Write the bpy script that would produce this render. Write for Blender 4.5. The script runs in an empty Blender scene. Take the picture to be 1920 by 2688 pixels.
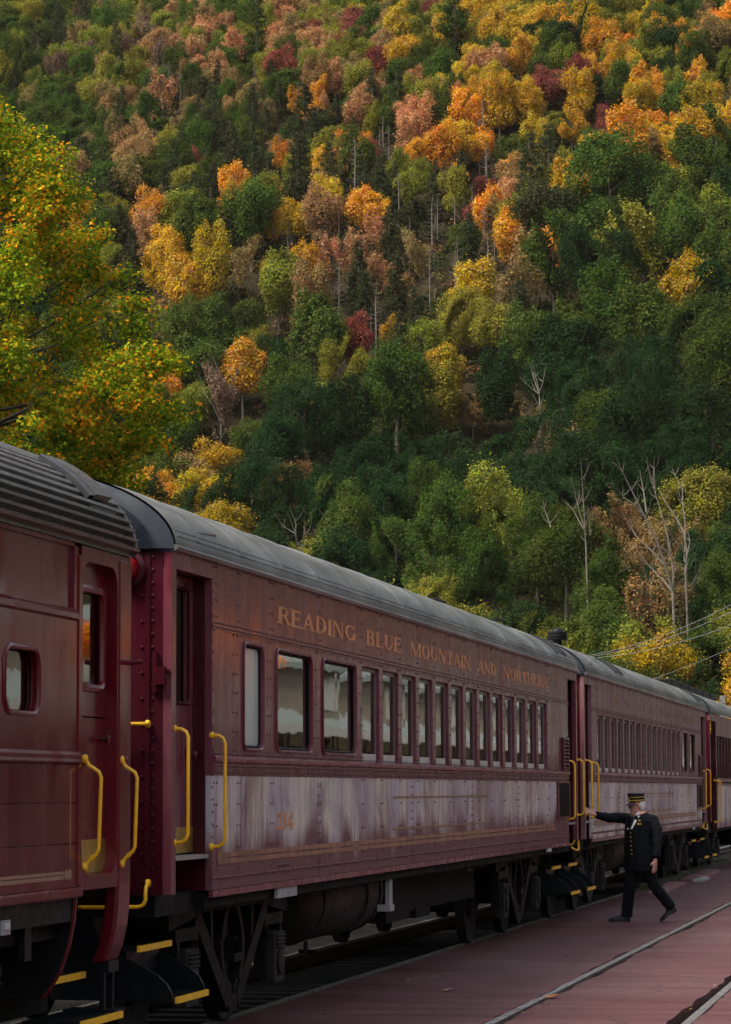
import bpy, bmesh, math, random
import numpy as np
from mathutils import Vector, Matrix
S = bpy.context.scene
COL = S.collection
R_ = math.radians

# ------------------------------------------------------------------ camera
HC = 1.798
YAW, PITCH, ROLL = 0.20578, 0.0987, -0.0040
FPX, PW, PH = 7402.3, 1920.0, 2688.0
def cam_axes():
    sy, cy, sp, cp = math.sin(YAW), math.cos(YAW), math.sin(PITCH), math.cos(PITCH)
    f = Vector((-sy * cp, cy * cp, sp)); r = Vector((cy, sy, 0)); u = r.cross(f)
    c, s = math.cos(ROLL), math.sin(ROLL)
    return c * r + s * u, -s * r + c * u, f
CR, CU, CF = cam_axes()
cam = bpy.data.cameras.new('camera')
cam.sensor_fit = 'VERTICAL'; cam.sensor_height = 36.0; cam.sensor_width = 36.0 * PW / PH
cam.lens = 36.0 * FPX / PH
cam.clip_start = 0.1; cam.clip_end = 6000
camo = bpy.data.objects.new('camera', cam); COL.objects.link(camo)
M = Matrix((CR, CU, -CF)).transposed().to_4x4(); M.translation = (0, 0, HC)
camo.matrix_world = M
S.camera = camo

# ------------------------------------------------------------------ sky, sun, exposure
SUN_EL, SUN_AZ = R_(56), R_(228)      # azimuth clockwise from +Y (the way the train leads)
w = bpy.data.worlds.new('World'); S.world = w; w.use_nodes = True
nt = w.node_tree; nt.nodes.clear()
sky = nt.nodes.new('ShaderNodeTexSky'); sky.sky_type = 'NISHITA'; sky.sun_disc = False
sky.sun_elevation = SUN_EL; sky.sun_rotation = SUN_AZ
sky.air_density = 1.0; sky.dust_density = 3.0; sky.ozone_density = 0.6
hs = nt.nodes.new('ShaderNodeHueSaturation'); hs.inputs['Saturation'].default_value = 0.45
bg = nt.nodes.new('ShaderNodeBackground'); bg.inputs['Strength'].default_value = 0.085
out = nt.nodes.new('ShaderNodeOutputWorld')
nt.links.new(sky.outputs[0], hs.inputs['Color']); nt.links.new(hs.outputs[0], bg.inputs[0]); nt.links.new(bg.outputs[0], out.inputs[0])
sl = bpy.data.lights.new('sun', 'SUN'); sl.energy = 1.5; sl.angle = R_(22); sl.color = (1.0, 0.91, 0.78)
so = bpy.data.objects.new('sun', sl); COL.objects.link(so)
sd = Vector((math.sin(SUN_AZ) * math.cos(SUN_EL), math.cos(SUN_AZ) * math.cos(SUN_EL), math.sin(SUN_EL)))
so.rotation_euler = (-sd).to_track_quat('-Z', 'Y').to_euler(); so.location = (0, 0, 60)
S.view_settings.view_transform = 'Standard'; S.view_settings.look = 'None'
S.view_settings.gamma = 1.0; S.view_settings.use_curve_mapping = False
S.view_settings.exposure = 1.9
S.cycles.max_bounces = 6; S.cycles.transparent_max_bounces = 12

# ------------------------------------------------------------------ helpers
def px(p):
    """Where a world point falls in the photograph (photo pixels / 1.18227)."""
    q = Vector(p) - Vector((0, 0, HC)); z = q.dot(CF)
    return ((PW / 2 + FPX * q.dot(CR) / z) / 1.18227, (PH / 2 - FPX * q.dot(CU) / z) / 1.18227)
def pray(x, y):
    return CF * FPX + CR * (x * 1.18227 - PW / 2) - CU * (y * 1.18227 - PH / 2)
def at_y(x, y, Y):
    d = pray(x, y); return Vector((0, 0, HC)) + d * (Y / d.y)

class MB:
    """Collects shapes; build() links them as one mesh object."""
    def __init__(s): s.v = []; s.f = []; s.m = []; s.cur = 0
    def add(s, vs, fs):
        n = len(s.v); s.v += [tuple(p) for p in vs]; s.f += [tuple(i + n for i in f) for f in fs]; s.m += [s.cur] * len(fs); return s
    def box(s, x0, x1, y0, y1, z0, z1):
        x0, x1 = min(x0, x1), max(x0, x1); y0, y1 = min(y0, y1), max(y0, y1); z0, z1 = min(z0, z1), max(z0, z1)
        v = [(x, y, z) for x in (x0, x1) for y in (y0, y1) for z in (z0, z1)]
        return s.add(v, [(0, 1, 3, 2), (4, 6, 7, 5), (0, 4, 5, 1), (2, 3, 7, 6), (0, 2, 6, 4), (1, 5, 7, 3)])
    def tube(s, pts, r, n=8, caps=True):
        pts = [Vector(p) for p in pts]; k = len(pts); rs = r if isinstance(r, (list, tuple)) else [r] * k
        base = []; fs = []; pn = None
        for i in range(k):
            t = (pts[min(i + 1, k - 1)] - pts[max(i - 1, 0)])
            t = t.normalized() if t.length > 1e-9 else Vector((0, 0, 1))
            if pn is None:
                a = Vector((0, 0, 1)) if abs(t.z) < .9 else Vector((1, 0, 0)); nrm = t.cross(a).normalized()
            else:
                nrm = pn - t * pn.dot(t); nrm = nrm.normalized() if nrm.length > 1e-6 else pn
            pn = nrm; b = t.cross(nrm)
            for j in range(n):
                a = 2 * math.pi * j / n; base.append(pts[i] + (nrm * math.cos(a) + b * math.sin(a)) * rs[i])
        for i in range(k - 1):
            for j in range(n):
                j2 = (j + 1) % n; fs.append((i * n + j, i * n + j2, (i + 1) * n + j2, (i + 1) * n + j))
        if caps: fs.append(tuple(range(n - 1, -1, -1))); fs.append(tuple((k - 1) * n + j for j in range(n)))
        return s.add(base, fs)
    def loft(s, rings, caps=True, closed=True):
        n = len(rings[0]); fs = []
        for i in range(len(rings) - 1):
            for j in range(n if closed else n - 1):
                j2 = (j + 1) % n; fs.append((i * n + j, i * n + j2, (i + 1) * n + j2, (i + 1) * n + j))
        if caps: fs.append(tuple(range(n - 1, -1, -1))); fs.append(tuple((len(rings) - 1) * n + j for j in range(n)))
        return s.add([p for r in rings for p in r], fs)
    def prism(s, poly, axis, a, b):
        """Polygon in the two other axes, pushed from a to b along axis ('x','y','z')."""
        def P(q, c): return (c, q[0], q[1]) if axis == 'x' else ((q[0], c, q[1]) if axis == 'y' else (q[0], q[1], c))
        n = len(poly); v = [P(q, a) for q in poly] + [P(q, b) for q in poly]
        fs = [tuple(range(n)), tuple(range(2 * n - 1, n - 1, -1))] + [(i, (i + 1) % n, n + (i + 1) % n, n + i) for i in range(n)]
        return s.add(v, fs)
    def lathe(s, prof, c, axis='z', n=20):
        rings = []
        for r, h in prof:
            ring = []
            for j in range(n):
                a = 2 * math.pi * j / n; p, q = r * math.cos(a), r * math.sin(a)
                ring.append((c[0] + p, c[1] + q, c[2] + h) if axis == 'z' else ((c[0] + h, c[1] + p, c[2] + q) if axis == 'x' else (c[0] + q, c[1] + h, c[2] + p)))
            rings.append(ring)
        return s.loft(rings)
    def rivet(s, x, y, z, r=.011, ax='x', sg=1):
        v = []
        for k, (rr, hh) in enumerate(((1, 0), (.72, .55))):
            for j in range(6):
                a = j * math.pi / 3
                p, q, h = r * rr * math.cos(a), r * rr * math.sin(a), sg * r * hh
                v.append((x + h, y + p, z + q) if ax == 'x' else (x + p, y + h, z + q))
        v.append((x + sg * r * .75, y, z) if ax == 'x' else (x, y + sg * r * .75, z))
        f = [(j, (j + 1) % 6, 6 + (j + 1) % 6, 6 + j) for j in range(6)] + [(6 + j, 6 + (j + 1) % 6, 12) for j in range(6)]
        return s.add(v, f)
    def build(s, name, mat, parent=None, smooth=False, auto=None):
        off = Vector((0, 0, 0))
        q = parent
        while q is not None: off += q.location; q = q.parent
        me = bpy.data.meshes.new(name)
        me.from_pydata([(a - off.x, b - off.y, c - off.z) for a, b, c in s.v], [], s.f)
        mats = mat if isinstance(mat, (list, tuple)) else [mat]
        for m in mats: me.materials.append(m)
        if len(mats) > 1: me.polygons.foreach_set('material_index', s.m)
        bm = bmesh.new(); bm.from_mesh(me); bmesh.ops.recalc_face_normals(bm, faces=bm.faces); bm.to_mesh(me); bm.free()
        if smooth:
            me.polygons.foreach_set('use_smooth', [True] * len(me.polygons))
            me.set_sharp_from_angle(angle=auto or R_(40))
        o = bpy.data.objects.new(name, me); COL.objects.link(o)
        if parent: o.parent = parent
        return o

def empty(name, loc):
    o = bpy.data.objects.new(name, None); COL.objects.link(o); o.location = loc; o.empty_display_size = .2; return o
def tag(o, label, cat=None, group=None, kind=None):
    if label: o['label'] = label
    if cat: o['category'] = cat
    if group: o['group'] = group
    if kind: o['kind'] = kind
    return o
def structure(o, label=None):
    o['kind'] = 'structure'
    if label: o['label'] = label
    return o
def stuff(o): o['kind'] = 'stuff'; return o
def bevel(o, wd=.006, seg=1):
    m = o.modifiers.new('b', 'BEVEL'); m.width = wd; m.segments = seg; m.limit_method = 'ANGLE'; m.angle_limit = R_(50); return o

# ------------------------------------------------------------------ materials
class NT:
    def __init__(s, name):
        s.mat = bpy.data.materials.new(name); s.mat.use_nodes = True; s.t = s.mat.node_tree
        s.t.nodes.clear(); s.o = s.t.nodes.new('ShaderNodeOutputMaterial')
        s._tc = None
    def n(s, typ, **kw):
        x = s.t.nodes.new(typ)
        for k, v in kw.items(): setattr(x, k, v)
        return x
    def l(s, a, b): s.t.links.new(a, b)
    def coord(s, sc=(1, 1, 1), which='Object'):
        if not s._tc: s._tc = s.n('ShaderNodeTexCoord')
        m = s.n('ShaderNodeMapping'); m.inputs['Scale'].default_value = sc; s.l(s._tc.outputs[which], m.inputs[0]); return m.outputs[0]
    def noise(s, sc=(1, 1, 1), scale=1, detail=4, rough=.55, which='Object', dist=0):
        x = s.n('ShaderNodeTexNoise'); x.inputs['Scale'].default_value = scale; x.inputs['Detail'].default_value = detail
        x.inputs['Roughness'].default_value = rough; x.inputs['Distortion'].default_value = dist; s.l(s.coord(sc, which), x.inputs['Vector']); return x.outputs['Fac']
    def ramp(s, fac, stops):
        x = s.n('ShaderNodeValToRGB'); e = x.color_ramp.elements
        while len(e) < len(stops): e.new(.5)
        for k, (p, c) in enumerate(stops):
            e[k].position = p; e[k].color = (c, c, c, 1) if not isinstance(c, tuple) else (c[0], c[1], c[2], 1)
        s.l(fac, x.inputs[0]); return x.outputs[0]
    def mix(s, fac, a, b, mode='MIX'):
        x = s.n('ShaderNodeMix', data_type='RGBA', blend_type=mode); 
        for sock, v in ((x.inputs[0], fac), (x.inputs[6], a), (x.inputs[7], b)):
            if hasattr(v, 'is_linked'): s.l(v, sock)
            elif isinstance(v, tuple): sock.default_value = (v[0], v[1], v[2], 1)
            else: sock.default_value = v
        return x.outputs[2]
    def math(s, op, a, b=0., clamp=False):
        x = s.n('ShaderNodeMath', operation=op); x.use_clamp = clamp
        for sock, v in ((x.inputs[0], a), (x.inputs[1], b)):
            if hasattr(v, 'is_linked'): s.l(v, sock)
            else: sock.default_value = v
        return x.outputs[0]
    def sepz(s, which='Object'):
        x = s.n('ShaderNodeSeparateXYZ'); s.l(s.coord((1, 1, 1), which), x.inputs[0]); return x.outputs
    def bump(s, h, st=.3, d=.02):
        x = s.n('ShaderNodeBump'); x.inputs['Strength'].default_value = st; x.inputs['Distance'].default_value = d; s.l(h, x.inputs['Height']); return x.outputs[0]
    def principled(s, col, rough=.5, metal=0., nrm=None, coat=0., spec=.5, coat_rough=.1):
        b = s.n('ShaderNodeBsdfPrincipled')
        for k, v in (('Base Color', col), ('Roughness', rough), ('Metallic', metal), ('Coat Weight', coat), ('Specular IOR Level', spec), ('Coat Roughness', coat_rough)):
            if hasattr(v, 'is_linked'): s.l(v, b.inputs[k])
            elif isinstance(v, tuple): b.inputs[k].default_value = (v[0], v[1], v[2], 1)
            else: b.inputs[k].default_value = v
        if nrm is not None: s.l(nrm, b.inputs['Normal'])
        s.l(b.outputs[0], s.o.inputs[0]); return s.mat

def plain(name, col, rough=.5, metal=0., var=.25, sc=6., coat=0., bump=.15, spec=.5):
    m = NT(name); nz = m.noise((1, 1, 1), sc, 5, .6)
    k = m.ramp(nz, [(.3, 1 - var), (.7, 1 + var * .5)])
    c = m.mix(1., col, k, 'MULTIPLY')
    rr = m.ramp(m.noise((1, 1, 1), sc * 2.3, 4), [(.3, max(.05, rough - .1)), (.7, min(1, rough + .12))])
    return m.principled(c, rr, metal, m.bump(nz, bump, .01), coat, spec)
MT = {}

def paint_maroon(name, base, fade, streak, rough, coat=.0, fade_amt=.5):
    """Old railway enamel: dull streaks running down, chalky fading and fine grime."""
    m = NT(name)
    st = m.noise((3., 5.0, .35), 1.6, 6, .62)
    bl = m.noise((.8, 1.1, .7), 1.0, 4, .6)
    a = m.mix(m.ramp(st, [(.40, 0.), (.75, fade_amt)]), base, fade)
    a = m.mix(m.ramp(bl, [(.45, 0.), (.75, .45)]), a, streak)
    fine = m.noise((6, 14, 3.), 3., 3, .7)
    a = m.mix(1., a, m.ramp(fine, [(.3, .88), (.7, 1.1)]), 'MULTIPLY')
    r = m.ramp(m.noise((2, 3, .6), 1.5, 5), [(.3, rough - .1), (.75, rough + .15)])
    bp = m.bump(m.noise((1, .9, .9), 1.2, 3, .5), .35, .02)
    return m.principled(a, r, 0, bp, coat, .24)
MT['maroon'] = paint_maroon('faded maroon enamel', (.118, .018, .031), (.235, .115, .135), (.080, .012, .021), .27, .14, .62)
MT['maroon_gloss'] = paint_maroon('glossy maroon enamel', (.105, .0050, .0120), (.135, .017, .026), (.064, .0035, .008), .20, .14, .3)
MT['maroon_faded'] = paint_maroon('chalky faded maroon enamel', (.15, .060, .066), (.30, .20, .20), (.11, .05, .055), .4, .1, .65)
MT['maroon_dark'] = paint_maroon('deep maroon enamel', (.045, .0025, .009), (.085, .022, .027), (.024, .002, .006), .28, .1, .3)

def paint_bleached(nm='bleached maroon enamel', off=1.08):
    """Lower side sheets: the enamel has chalked to lilac grey in ragged runs that stop short of the sill."""
    m = NT(nm)
    base = (.120, .034, .046); pale = (.46, .40, .44); cream = (.60, .54, .47)
    runs = m.noise((2., 9.0, .55), 1.5, 7, .66)
    edge = m.noise((1., 1.1, .0), 1.6, 4, .6)
    z = m.sepz()[2]
    lim = m.math('MULTIPLY_ADD', edge, .75); m.t.nodes[-1].inputs[2].default_value = off
    low = m.math('SUBTRACT', z, lim)
    low = m.math('MULTIPLY_ADD', low, 5.0); m.t.nodes[-1].inputs[2].default_value = .5
    low = m.math('MAXIMUM', m.math('MINIMUM', low, 1.), .0)
    k = m.ramp(runs, [(.34, .30), (.52, 1.)])
    oi = m.n('ShaderNodeObjectInfo')
    pn = m.math('MULTIPLY_ADD', oi.outputs['Random'], .45); m.t.nodes[-1].inputs[2].default_value = .85
    blot = m.ramp(m.noise((1, 1.0, .9), .85, 5, .65, dist=.6), [(.34, .35), (.5, 1.)])
    fac = m.math('MULTIPLY', m.math('MULTIPLY', m.math('MULTIPLY', low, k), pn, True), blot)
    tint = m.mix(m.ramp(m.noise((1, 1.6, .5), 1.1, 4), [(.42, 0.), (.62, 1.)]), pale, cream)
    a = m.mix(fac, base, tint)
    drip = m.noise((2., 8.0, .38), 1.5, 7, .72)
    a = m.mix(m.ramp(drip, [(.54, 0.), (.64, .80)]), a, (.105, .045, .052))
    a = m.mix(1., a, m.ramp(m.noise((8, 20, 5), 3., 3, .7), [(.3, .86), (.7, 1.1)]), 'MULTIPLY')
    bp = m.bump(m.noise((1, .8, .8), 1.1, 3, .5), .35, .02)
    return m.principled(a, m.ramp(runs, [(.3, .36), (.7, .55)]), 0, bp, .0, .5)
MT['bleached'] = paint_bleached()
MT['bleached_all'] = paint_bleached('wholly bleached maroon enamel', .72)
MT['rivet'] = plain('painted rivet heads', (.085, .030, .036), .42, 0, .3, 3)
MT['yellow'] = plain('yellow handrail enamel', (.85, .45, .008), .4, 0, .18, 14)
MT['brass'] = plain('scuffed brass plate', (.52, .36, .085), .36, .85, .4, 9)
MT['brass_dull'] = plain('gold badge metal', (.62, .42, .10), .35, .7, .2, 20)
MT['gold'] = plain('worn gold leaf lettering', (.60, .26, .105), .5, 0, .35, 9)
MT['gold_stripe'] = plain('rubbed gold stripe', (.29, .125, .070), .5, 0, .5, 5)
MT['gold_faint'] = plain('ghost gold lettering', (.27, .145, .085), .5, 0, .3, 7)
MT['black_steel'] = plain('black painted steel', (.006, .0065, .0075), .5, 0, .4, 7, spec=.15)
MT['navy_steel'] = plain('blue black step plate', (.0042, .0055, .0078), .42, 0, .45, 5, bump=.3, spec=.15)
MT['hood'] = plain('blue black hood enamel', (.010, .014, .021), .3, 0, .4, 2.5)
MT['under'] = plain('sooty underframe', (.004, .004, .004), .75, 0, .5, 5, spec=.15)
MT['bogie'] = plain('grimy cast bogie', (.0040, .0034, .0033), .6, 0, .5, 6, spec=.15)
MT['bogie_pale'] = plain('dusty cast bogie', (.020, .018, .0165), .65, 0, .5, 6, spec=.15)
MT['tank'] = plain('dull brown tank', (.020, .0135, .0135), .5, 0, .4, 4, spec=.15)
MT['white_plate'] = plain('white stencilled plate', (.55, .55, .53), .5)
MT['grey_plate'] = plain('worn grey plate', (.30, .29, .30), .5)
MT['alu'] = plain('aluminium threshold', (.36, .38, .39), .4, .6)
MT['sash'] = plain('grey green sash paint', (.155, .160, .150), .45)
MT['sash_pale'] = plain('pale window sash rail', (.46, .45, .41), .5)
MT['interior'] = plain('dim coach interior', (.16, .15, .12), .8)
MT['blind'] = plain('pale green blind', (.50, .58, .54), .7, 0, .1)
MT['lamp_red'] = plain('red marker lens', (.22, .005, .005), .15, 0, .3, 9, .5)
MT['rail'] = plain('polished rail head', (.40, .38, .36), .33, .85, .25, 9)
MT['rail_rust'] = plain('rusty rail', (.055, .036, .026), .7, .2, .4, 9)
MT['timber'] = plain('mossy old timber', (.060, .056, .032), .85, 0, .5, 5, spec=.15)
MT['sleeper'] = plain('oily sleeper wood', (.005, .004, .0035), .85, 0, .5, 6, spec=.15)

def roof_mat():
    m = NT('sooty roof paint')
    c = m.ramp(m.noise((2., .5, 2), 1.4, 7, .65), [(.3, (.040, .044, .041)), (.5, (.098, .104, .098)), (.72, (.195, .203, .192))])
    c = m.mix(m.ramp(m.noise((3., 1.2, 5), 1.5, 6, .7), [(.58, 0.), (.75, .7)]), c, (.040, .044, .046))
    c = m.mix(m.ramp(m.noise((1, 2.6, 1), 4, 5, .7), [(.66, 0.), (.74, .5)]), c, (.25, .25, .23))
    bp = m.bump(m.noise((1, 1.3, 1), 1.5, 4, .55), .5, .02)
    return m.principled(c, m.ramp(m.noise((1, 1, 1), 3, 5), [(.3, .26), (.7, .42)]), 0, bp)
MT['roof'] = roof_mat()
MT['rib'] = plain('weathered ribbed roof steel', (.115, .110, .098), .34, .4, .4, 5)
MT['louver'] = plain('black louvre', (.030, .031, .032), .45, .3, .3, 6)

def glass_mat(name, tint=(.9, .95, .92), clear=.5, wav=.007):
    m = NT(name)
    nz = m.noise((1, 1, 1), 2.2, 2, .5)
    b = m.n('ShaderNodeBump'); b.inputs['Strength'].default_value = wav * 10; b.inputs['Distance'].default_value = .02; m.l(nz, b.inputs['Height'])
    tr = m.n('ShaderNodeBsdfTransparent'); tr.inputs[0].default_value = (*tint, 1)
    gl = m.n('ShaderNodeBsdfGlossy'); gl.inputs['Roughness'].default_value = .02; gl.inputs[0].default_value = (.95, .97, .93, 1); m.l(b.outputs[0], gl.inputs['Normal'])
    fr = m.n('ShaderNodeFresnel'); fr.inputs['IOR'].default_value = 2.5; 
    mx = m.n('ShaderNodeMixShader'); m.l(fr.outputs[0], mx.inputs[0]); m.l(tr.outputs[0], mx.inputs[1]); m.l(gl.outputs[0], mx.inputs[2])
    m.l(mx.outputs[0], m.o.inputs[0]); return m.mat
MT['glass'] = glass_mat('wavy window glass', (.62, .66, .62))
_f = NT('frosted pale glass'); MT['glass_frost'] = _f.principled(_f.ramp(_f.noise((1, 1, 1), 1.5, 3), [(.3, (.36, .42, .39)), (.7, (.46, .52, .49))]), .22)
MT['glass_dark'] = glass_mat('dark door glass', (.35, .38, .38))

def leaf_mat(name, source='OBJECT', attr=None, spread=.46, trans=.3):
    m = NT(name)
    g = m.n('ShaderNodeNewGeometry')
    rnd = g.outputs['Random Per Island']
    if source == 'OBJECT':
        oi = m.n('ShaderNodeObjectInfo'); c = oi.outputs['Color']
    else:
        at = m.n('ShaderNodeAttribute'); at.attribute_name = attr; c = at.outputs['Color']
        if source == 'INST': at.attribute_type = 'INSTANCER'
    h = m.n('ShaderNodeHueSaturation'); m.l(c, h.inputs['Color'])
    m.l(m.math('MULTIPLY_ADD', rnd, -.055), h.inputs['Hue']); m.t.nodes[-1].inputs[2].default_value = .5275
    big = m.noise((1, 1, 1), .42, 3, .6)
    h2 = m.n('ShaderNodeHueSaturation'); m.l(h.outputs[0], h2.inputs['Color']); m.l(m.ramp(big, [(.3, .482), (.7, .530)]), h2.inputs['Hue']); m.l(m.ramp(m.noise((1, 1, 1), .9, 3, .6), [(.3, .88), (.7, 1.12)]), h2.inputs['Saturation'])
    h = m.n('ShaderNodeHueSaturation'); m.l(h2.outputs[0], h.inputs['Color'])
    rv = m.n('ShaderNodeTexWhiteNoise', noise_dimensions='1D'); m.l(rnd, rv.inputs['W'])
    m.l(m.math('MULTIPLY_ADD', rv.outputs['Value'], spread * 2), h.inputs['Value']); m.t.nodes[-1].inputs[2].default_value = 1 - spread
    return leaf_shader(m, h.outputs[0], trans)
def leaf_shader(m, col, trans):
    d = m.n('ShaderNodeBsdfDiffuse'); m.l(col, d.inputs[0])
    t = m.n('ShaderNodeBsdfTranslucent'); m.l(col, t.inputs[0])
    x = m.n('ShaderNodeMixShader'); x.inputs[0].default_value = trans
    m.l(d.outputs[0], x.inputs[1]); m.l(t.outputs[0], x.inputs[2]); m.l(x.outputs[0], m.o.inputs[0]); return m.mat
MT['leaf'] = leaf_mat('autumn leaves')
MT['leaf_far'] = leaf_mat('far autumn leaves', 'ATTR', 'leaf_color')
MT['leaf_inst'] = leaf_mat('distant autumn leaves', 'INST', 'leaf_color')
MT['bark'] = plain('grey brown bark', (.090, .072, .055), .9, 0, .45, 3)
MT['bark_dark'] = plain('dark bark', (.030, .024, .018), .9, 0, .4, 3)
MT['bark_pale'] = plain('bleached dead wood', (.135, .112, .088), .9, 0, .35, 3)
def sycamore_mat():
    m = NT('turning maple leaves')
    g = m.n('ShaderNodeNewGeometry'); rnd = g.outputs['Random Per Island']
    big = m.noise((1, 1, 1), .55, 3, .6)
    k = m.math('ADD', m.math('MULTIPLY', rnd, .55), m.math('MULTIPLY', big, .9))
    c = m.ramp(k, [(.54, (.085, .145, .010)), (.75, (.185, .250, .012)), (.86, (.300, .310, .014)), (.93, (.66, .370, .012)), (1., (.68, .22, .010))])
    rv = m.n('ShaderNodeTexWhiteNoise', noise_dimensions='1D'); m.l(rnd, rv.inputs['W'])
    c = m.mix(1., c, m.ramp(rv.outputs['Value'], [(0., .55), (1., 1.45)]), 'MULTIPLY')
    return leaf_shader(m, c, .42)
MT['maple'] = sycamore_mat()

def platform_mat():
    m = NT('red brown asphalt')
    a = m.ramp(m.noise((.35, 2.2, 1), 1.3, 7, .62), [(.3, (.052, .0165, .017)), (.5, (.077, .027, .027)), (.7, (.100, .044, .044))])
    a = m.mix(m.ramp(m.noise((.25, 3.4, 1), 1.9, 5, .7), [(.55, 0.), (.72, .65)]), a, (.075, .042, .050))
    a = m.mix(m.ramp(m.noise((.5, .35, 1), .55, 4, .55), [(.45, 0.), (.68, .55)]), a, (.118, .068, .069))
    f = m.noise((1, .6, 1), 26, 5, .75)
    a = m.mix(1., a, m.ramp(f, [(.3, .66), (.7, 1.3)]), 'MULTIPLY')
    a = m.mix(m.ramp(m.noise((.6, 1.2, 1), 3.2, 6, .75), [(.56, 0.), (.74, .55)]), a, (.052, .030, .034))
    vo = m.n('ShaderNodeTexVoronoi'); vo.feature = 'DISTANCE_TO_EDGE'; vo.inputs['Scale'].default_value = .42; wv = m.n('ShaderNodeVectorMath'); m.l(m.coord((1, 1, 1)), wv.inputs[0]); nz = m.n('ShaderNodeTexNoise'); nz.inputs['Scale'].default_value = 1.7; nz.inputs['Detail'].default_value = 6; m.l(m.coord((1, 1, 1)), nz.inputs['Vector']); m.l(nz.outputs['Color'], wv.inputs[1]); m.l(wv.outputs[0], vo.inputs['Vector'])
    a = m.mix(m.ramp(vo.outputs['Distance'], [(.0, .75), (.011, 0.)]), a, (.022, .014, .014))
    h = m.math('ADD', m.math('MULTIPLY', f, .6), m.noise((.35, 2.5, 1), 2, 4))
    return m.principled(a, m.ramp(m.noise((.3, 1.2, 1), 1.0, 5), [(.3, .50), (.7, .75)]), 0, m.bump(h, .5, .014), 0., .2)
MT['platform'] = platform_mat()
def dirt_mat(name, a, b, c):
    m = NT(name)
    k = m.ramp(m.noise((1, 1, 1), 1.1, 8, .7), [(.35, a), (.5, b), (.68, c)])
    k = m.mix(1., k, m.ramp(m.noise((1, 1, 1), 25, 4, .7), [(.3, .6), (.7, 1.35)]), 'MULTIPLY')
    return m.principled(k, .95, 0, m.bump(m.noise((1, 1, 1), 18, 5), .8, .05), 0., .05)
MT['ground'] = dirt_mat('rough grass and gravel', (.022, .033, .008), (.045, .047, .018), (.075, .06, .03))
MT['forest_floor'] = dirt_mat('leaf litter slope', (.014, .012, .007), (.024, .019, .010), (.040, .030, .013))
MT['ballast'] = dirt_mat('oily ballast', (.003, .0028, .0025), (.006, .0055, .005), (.012, .011, .010))
MT['mossy_dirt'] = dirt_mat('mossy dirt', (.018, .016, .012), (.030, .027, .018), (.05, .058, .02))
# ------------------------------------------------------------------ ground, tracks, hillside
rng = np.random.default_rng(7); random.seed(7)
X0 = -5.049                    # the train's near side
XR1, XR2 = -5.787, -7.292      # rails under the train
XT1, XT2 = -3.613, -2.108      # rails sunk into the platform

def sheet(name, x0, x1, y0, y1, z, nx, ny, mat, zf=None):
    xs = np.linspace(x0, x1, nx); ys = np.linspace(y0, y1, ny)
    v = [(x, y, z if zf is None else zf(x, y)) for y in ys for x in xs]
    f = [(j * nx + i, j * nx + i + 1, (j + 1) * nx + i + 1, (j + 1) * nx + i) for j in range(ny - 1) for i in range(nx - 1)]
    b = MB(); b.add(v, f); return b.build(name, mat)
structure(sheet('ground', -1600, 1600, -300, 2200, -.30, 3, 3, MT['ground']), 'rough grass and gravel beside the railway')
structure(sheet('trackbed', -8.6, -5.73, -30, 140, -.17, 3, 60, MT['ballast'], lambda x, y: -.17 + .02 * math.sin(y * 1.7 + x)), 'oily ballast under the train')
structure(sheet('grass_verge', -30, -8.55, -30, 220, -.20, 20, 80, MT['ground'], lambda x, y: -.16 + .05 * math.sin(y * .9 + x * 1.3) + .04 * math.sin(y * 2.3)), 'patchy grass verge beyond the train')

def slab(name, x0, x1, y0, y1, jl, jr, label):
    """Platform paving with broken long edges."""
    n = int((y1 - y0) / .12) if y1 < 75 else int((y1 - y0) / .3)
    b = MB(); top = []; ys = np.linspace(y0, y1, n)
    la = np.cumsum(rng.normal(0, .008, n)); la = la - np.convolve(np.pad(la, 12, 'edge'), np.ones(25) / 25, 'valid'); 
    ra = np.cumsum(rng.normal(0, .008, n)); ra = ra - np.convolve(np.pad(ra, 12, 'edge'), np.ones(25) / 25, 'valid')
    L = x0 + jl * (la * 1.3 + rng.normal(0, .005, n)); Rr = x1 + jr * (ra * 1.3 + rng.normal(0, .005, n))
    v = []; f = []
    for i in range(n):
        v += [(L[i], ys[i], -.22), (L[i], ys[i], 0), (Rr[i], ys[i], 0), (Rr[i], ys[i], -.22)]
    for i in range(n - 1):
        a, c = i * 4, i * 4 + 4
        f += [(a, a + 1, c + 1, c), (a + 1, a + 2, c + 2, c + 1), (a + 2, a + 3, c + 3, c + 2)]
    f += [(0, 3, 2, 1), ((n - 1) * 4, (n - 1) * 4 + 1, (n - 1) * 4 + 2, (n - 1) * 4 + 3)]
    b.add(v, f)
    return structure(b.build(name, MT['platform']), label)
slab('platform', -5.70, -3.655, -12, 130, .3, 1.0, 'red brown asphalt between the train and the sunken track')
slab('platform', -3.500, -2.235, -12, 130, 1.0, 1.2, 'red brown asphalt between the two sunken rails')
slab('platform', -2.060, 34, -12, 130, 1.0, 0, 'red brown asphalt beyond the sunken track')
gp = MB()
gp.box(-3.70, -3.44, -12, 130, -.2, -.075); gp.box(-2.30, -2.03, -12, 130, -.2, -.085)
g_ = gp.build('flangeway_dirt', MT['mossy_dirt']); structure(g_, 'mossy dirt in the gaps beside the sunken rails')

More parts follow.
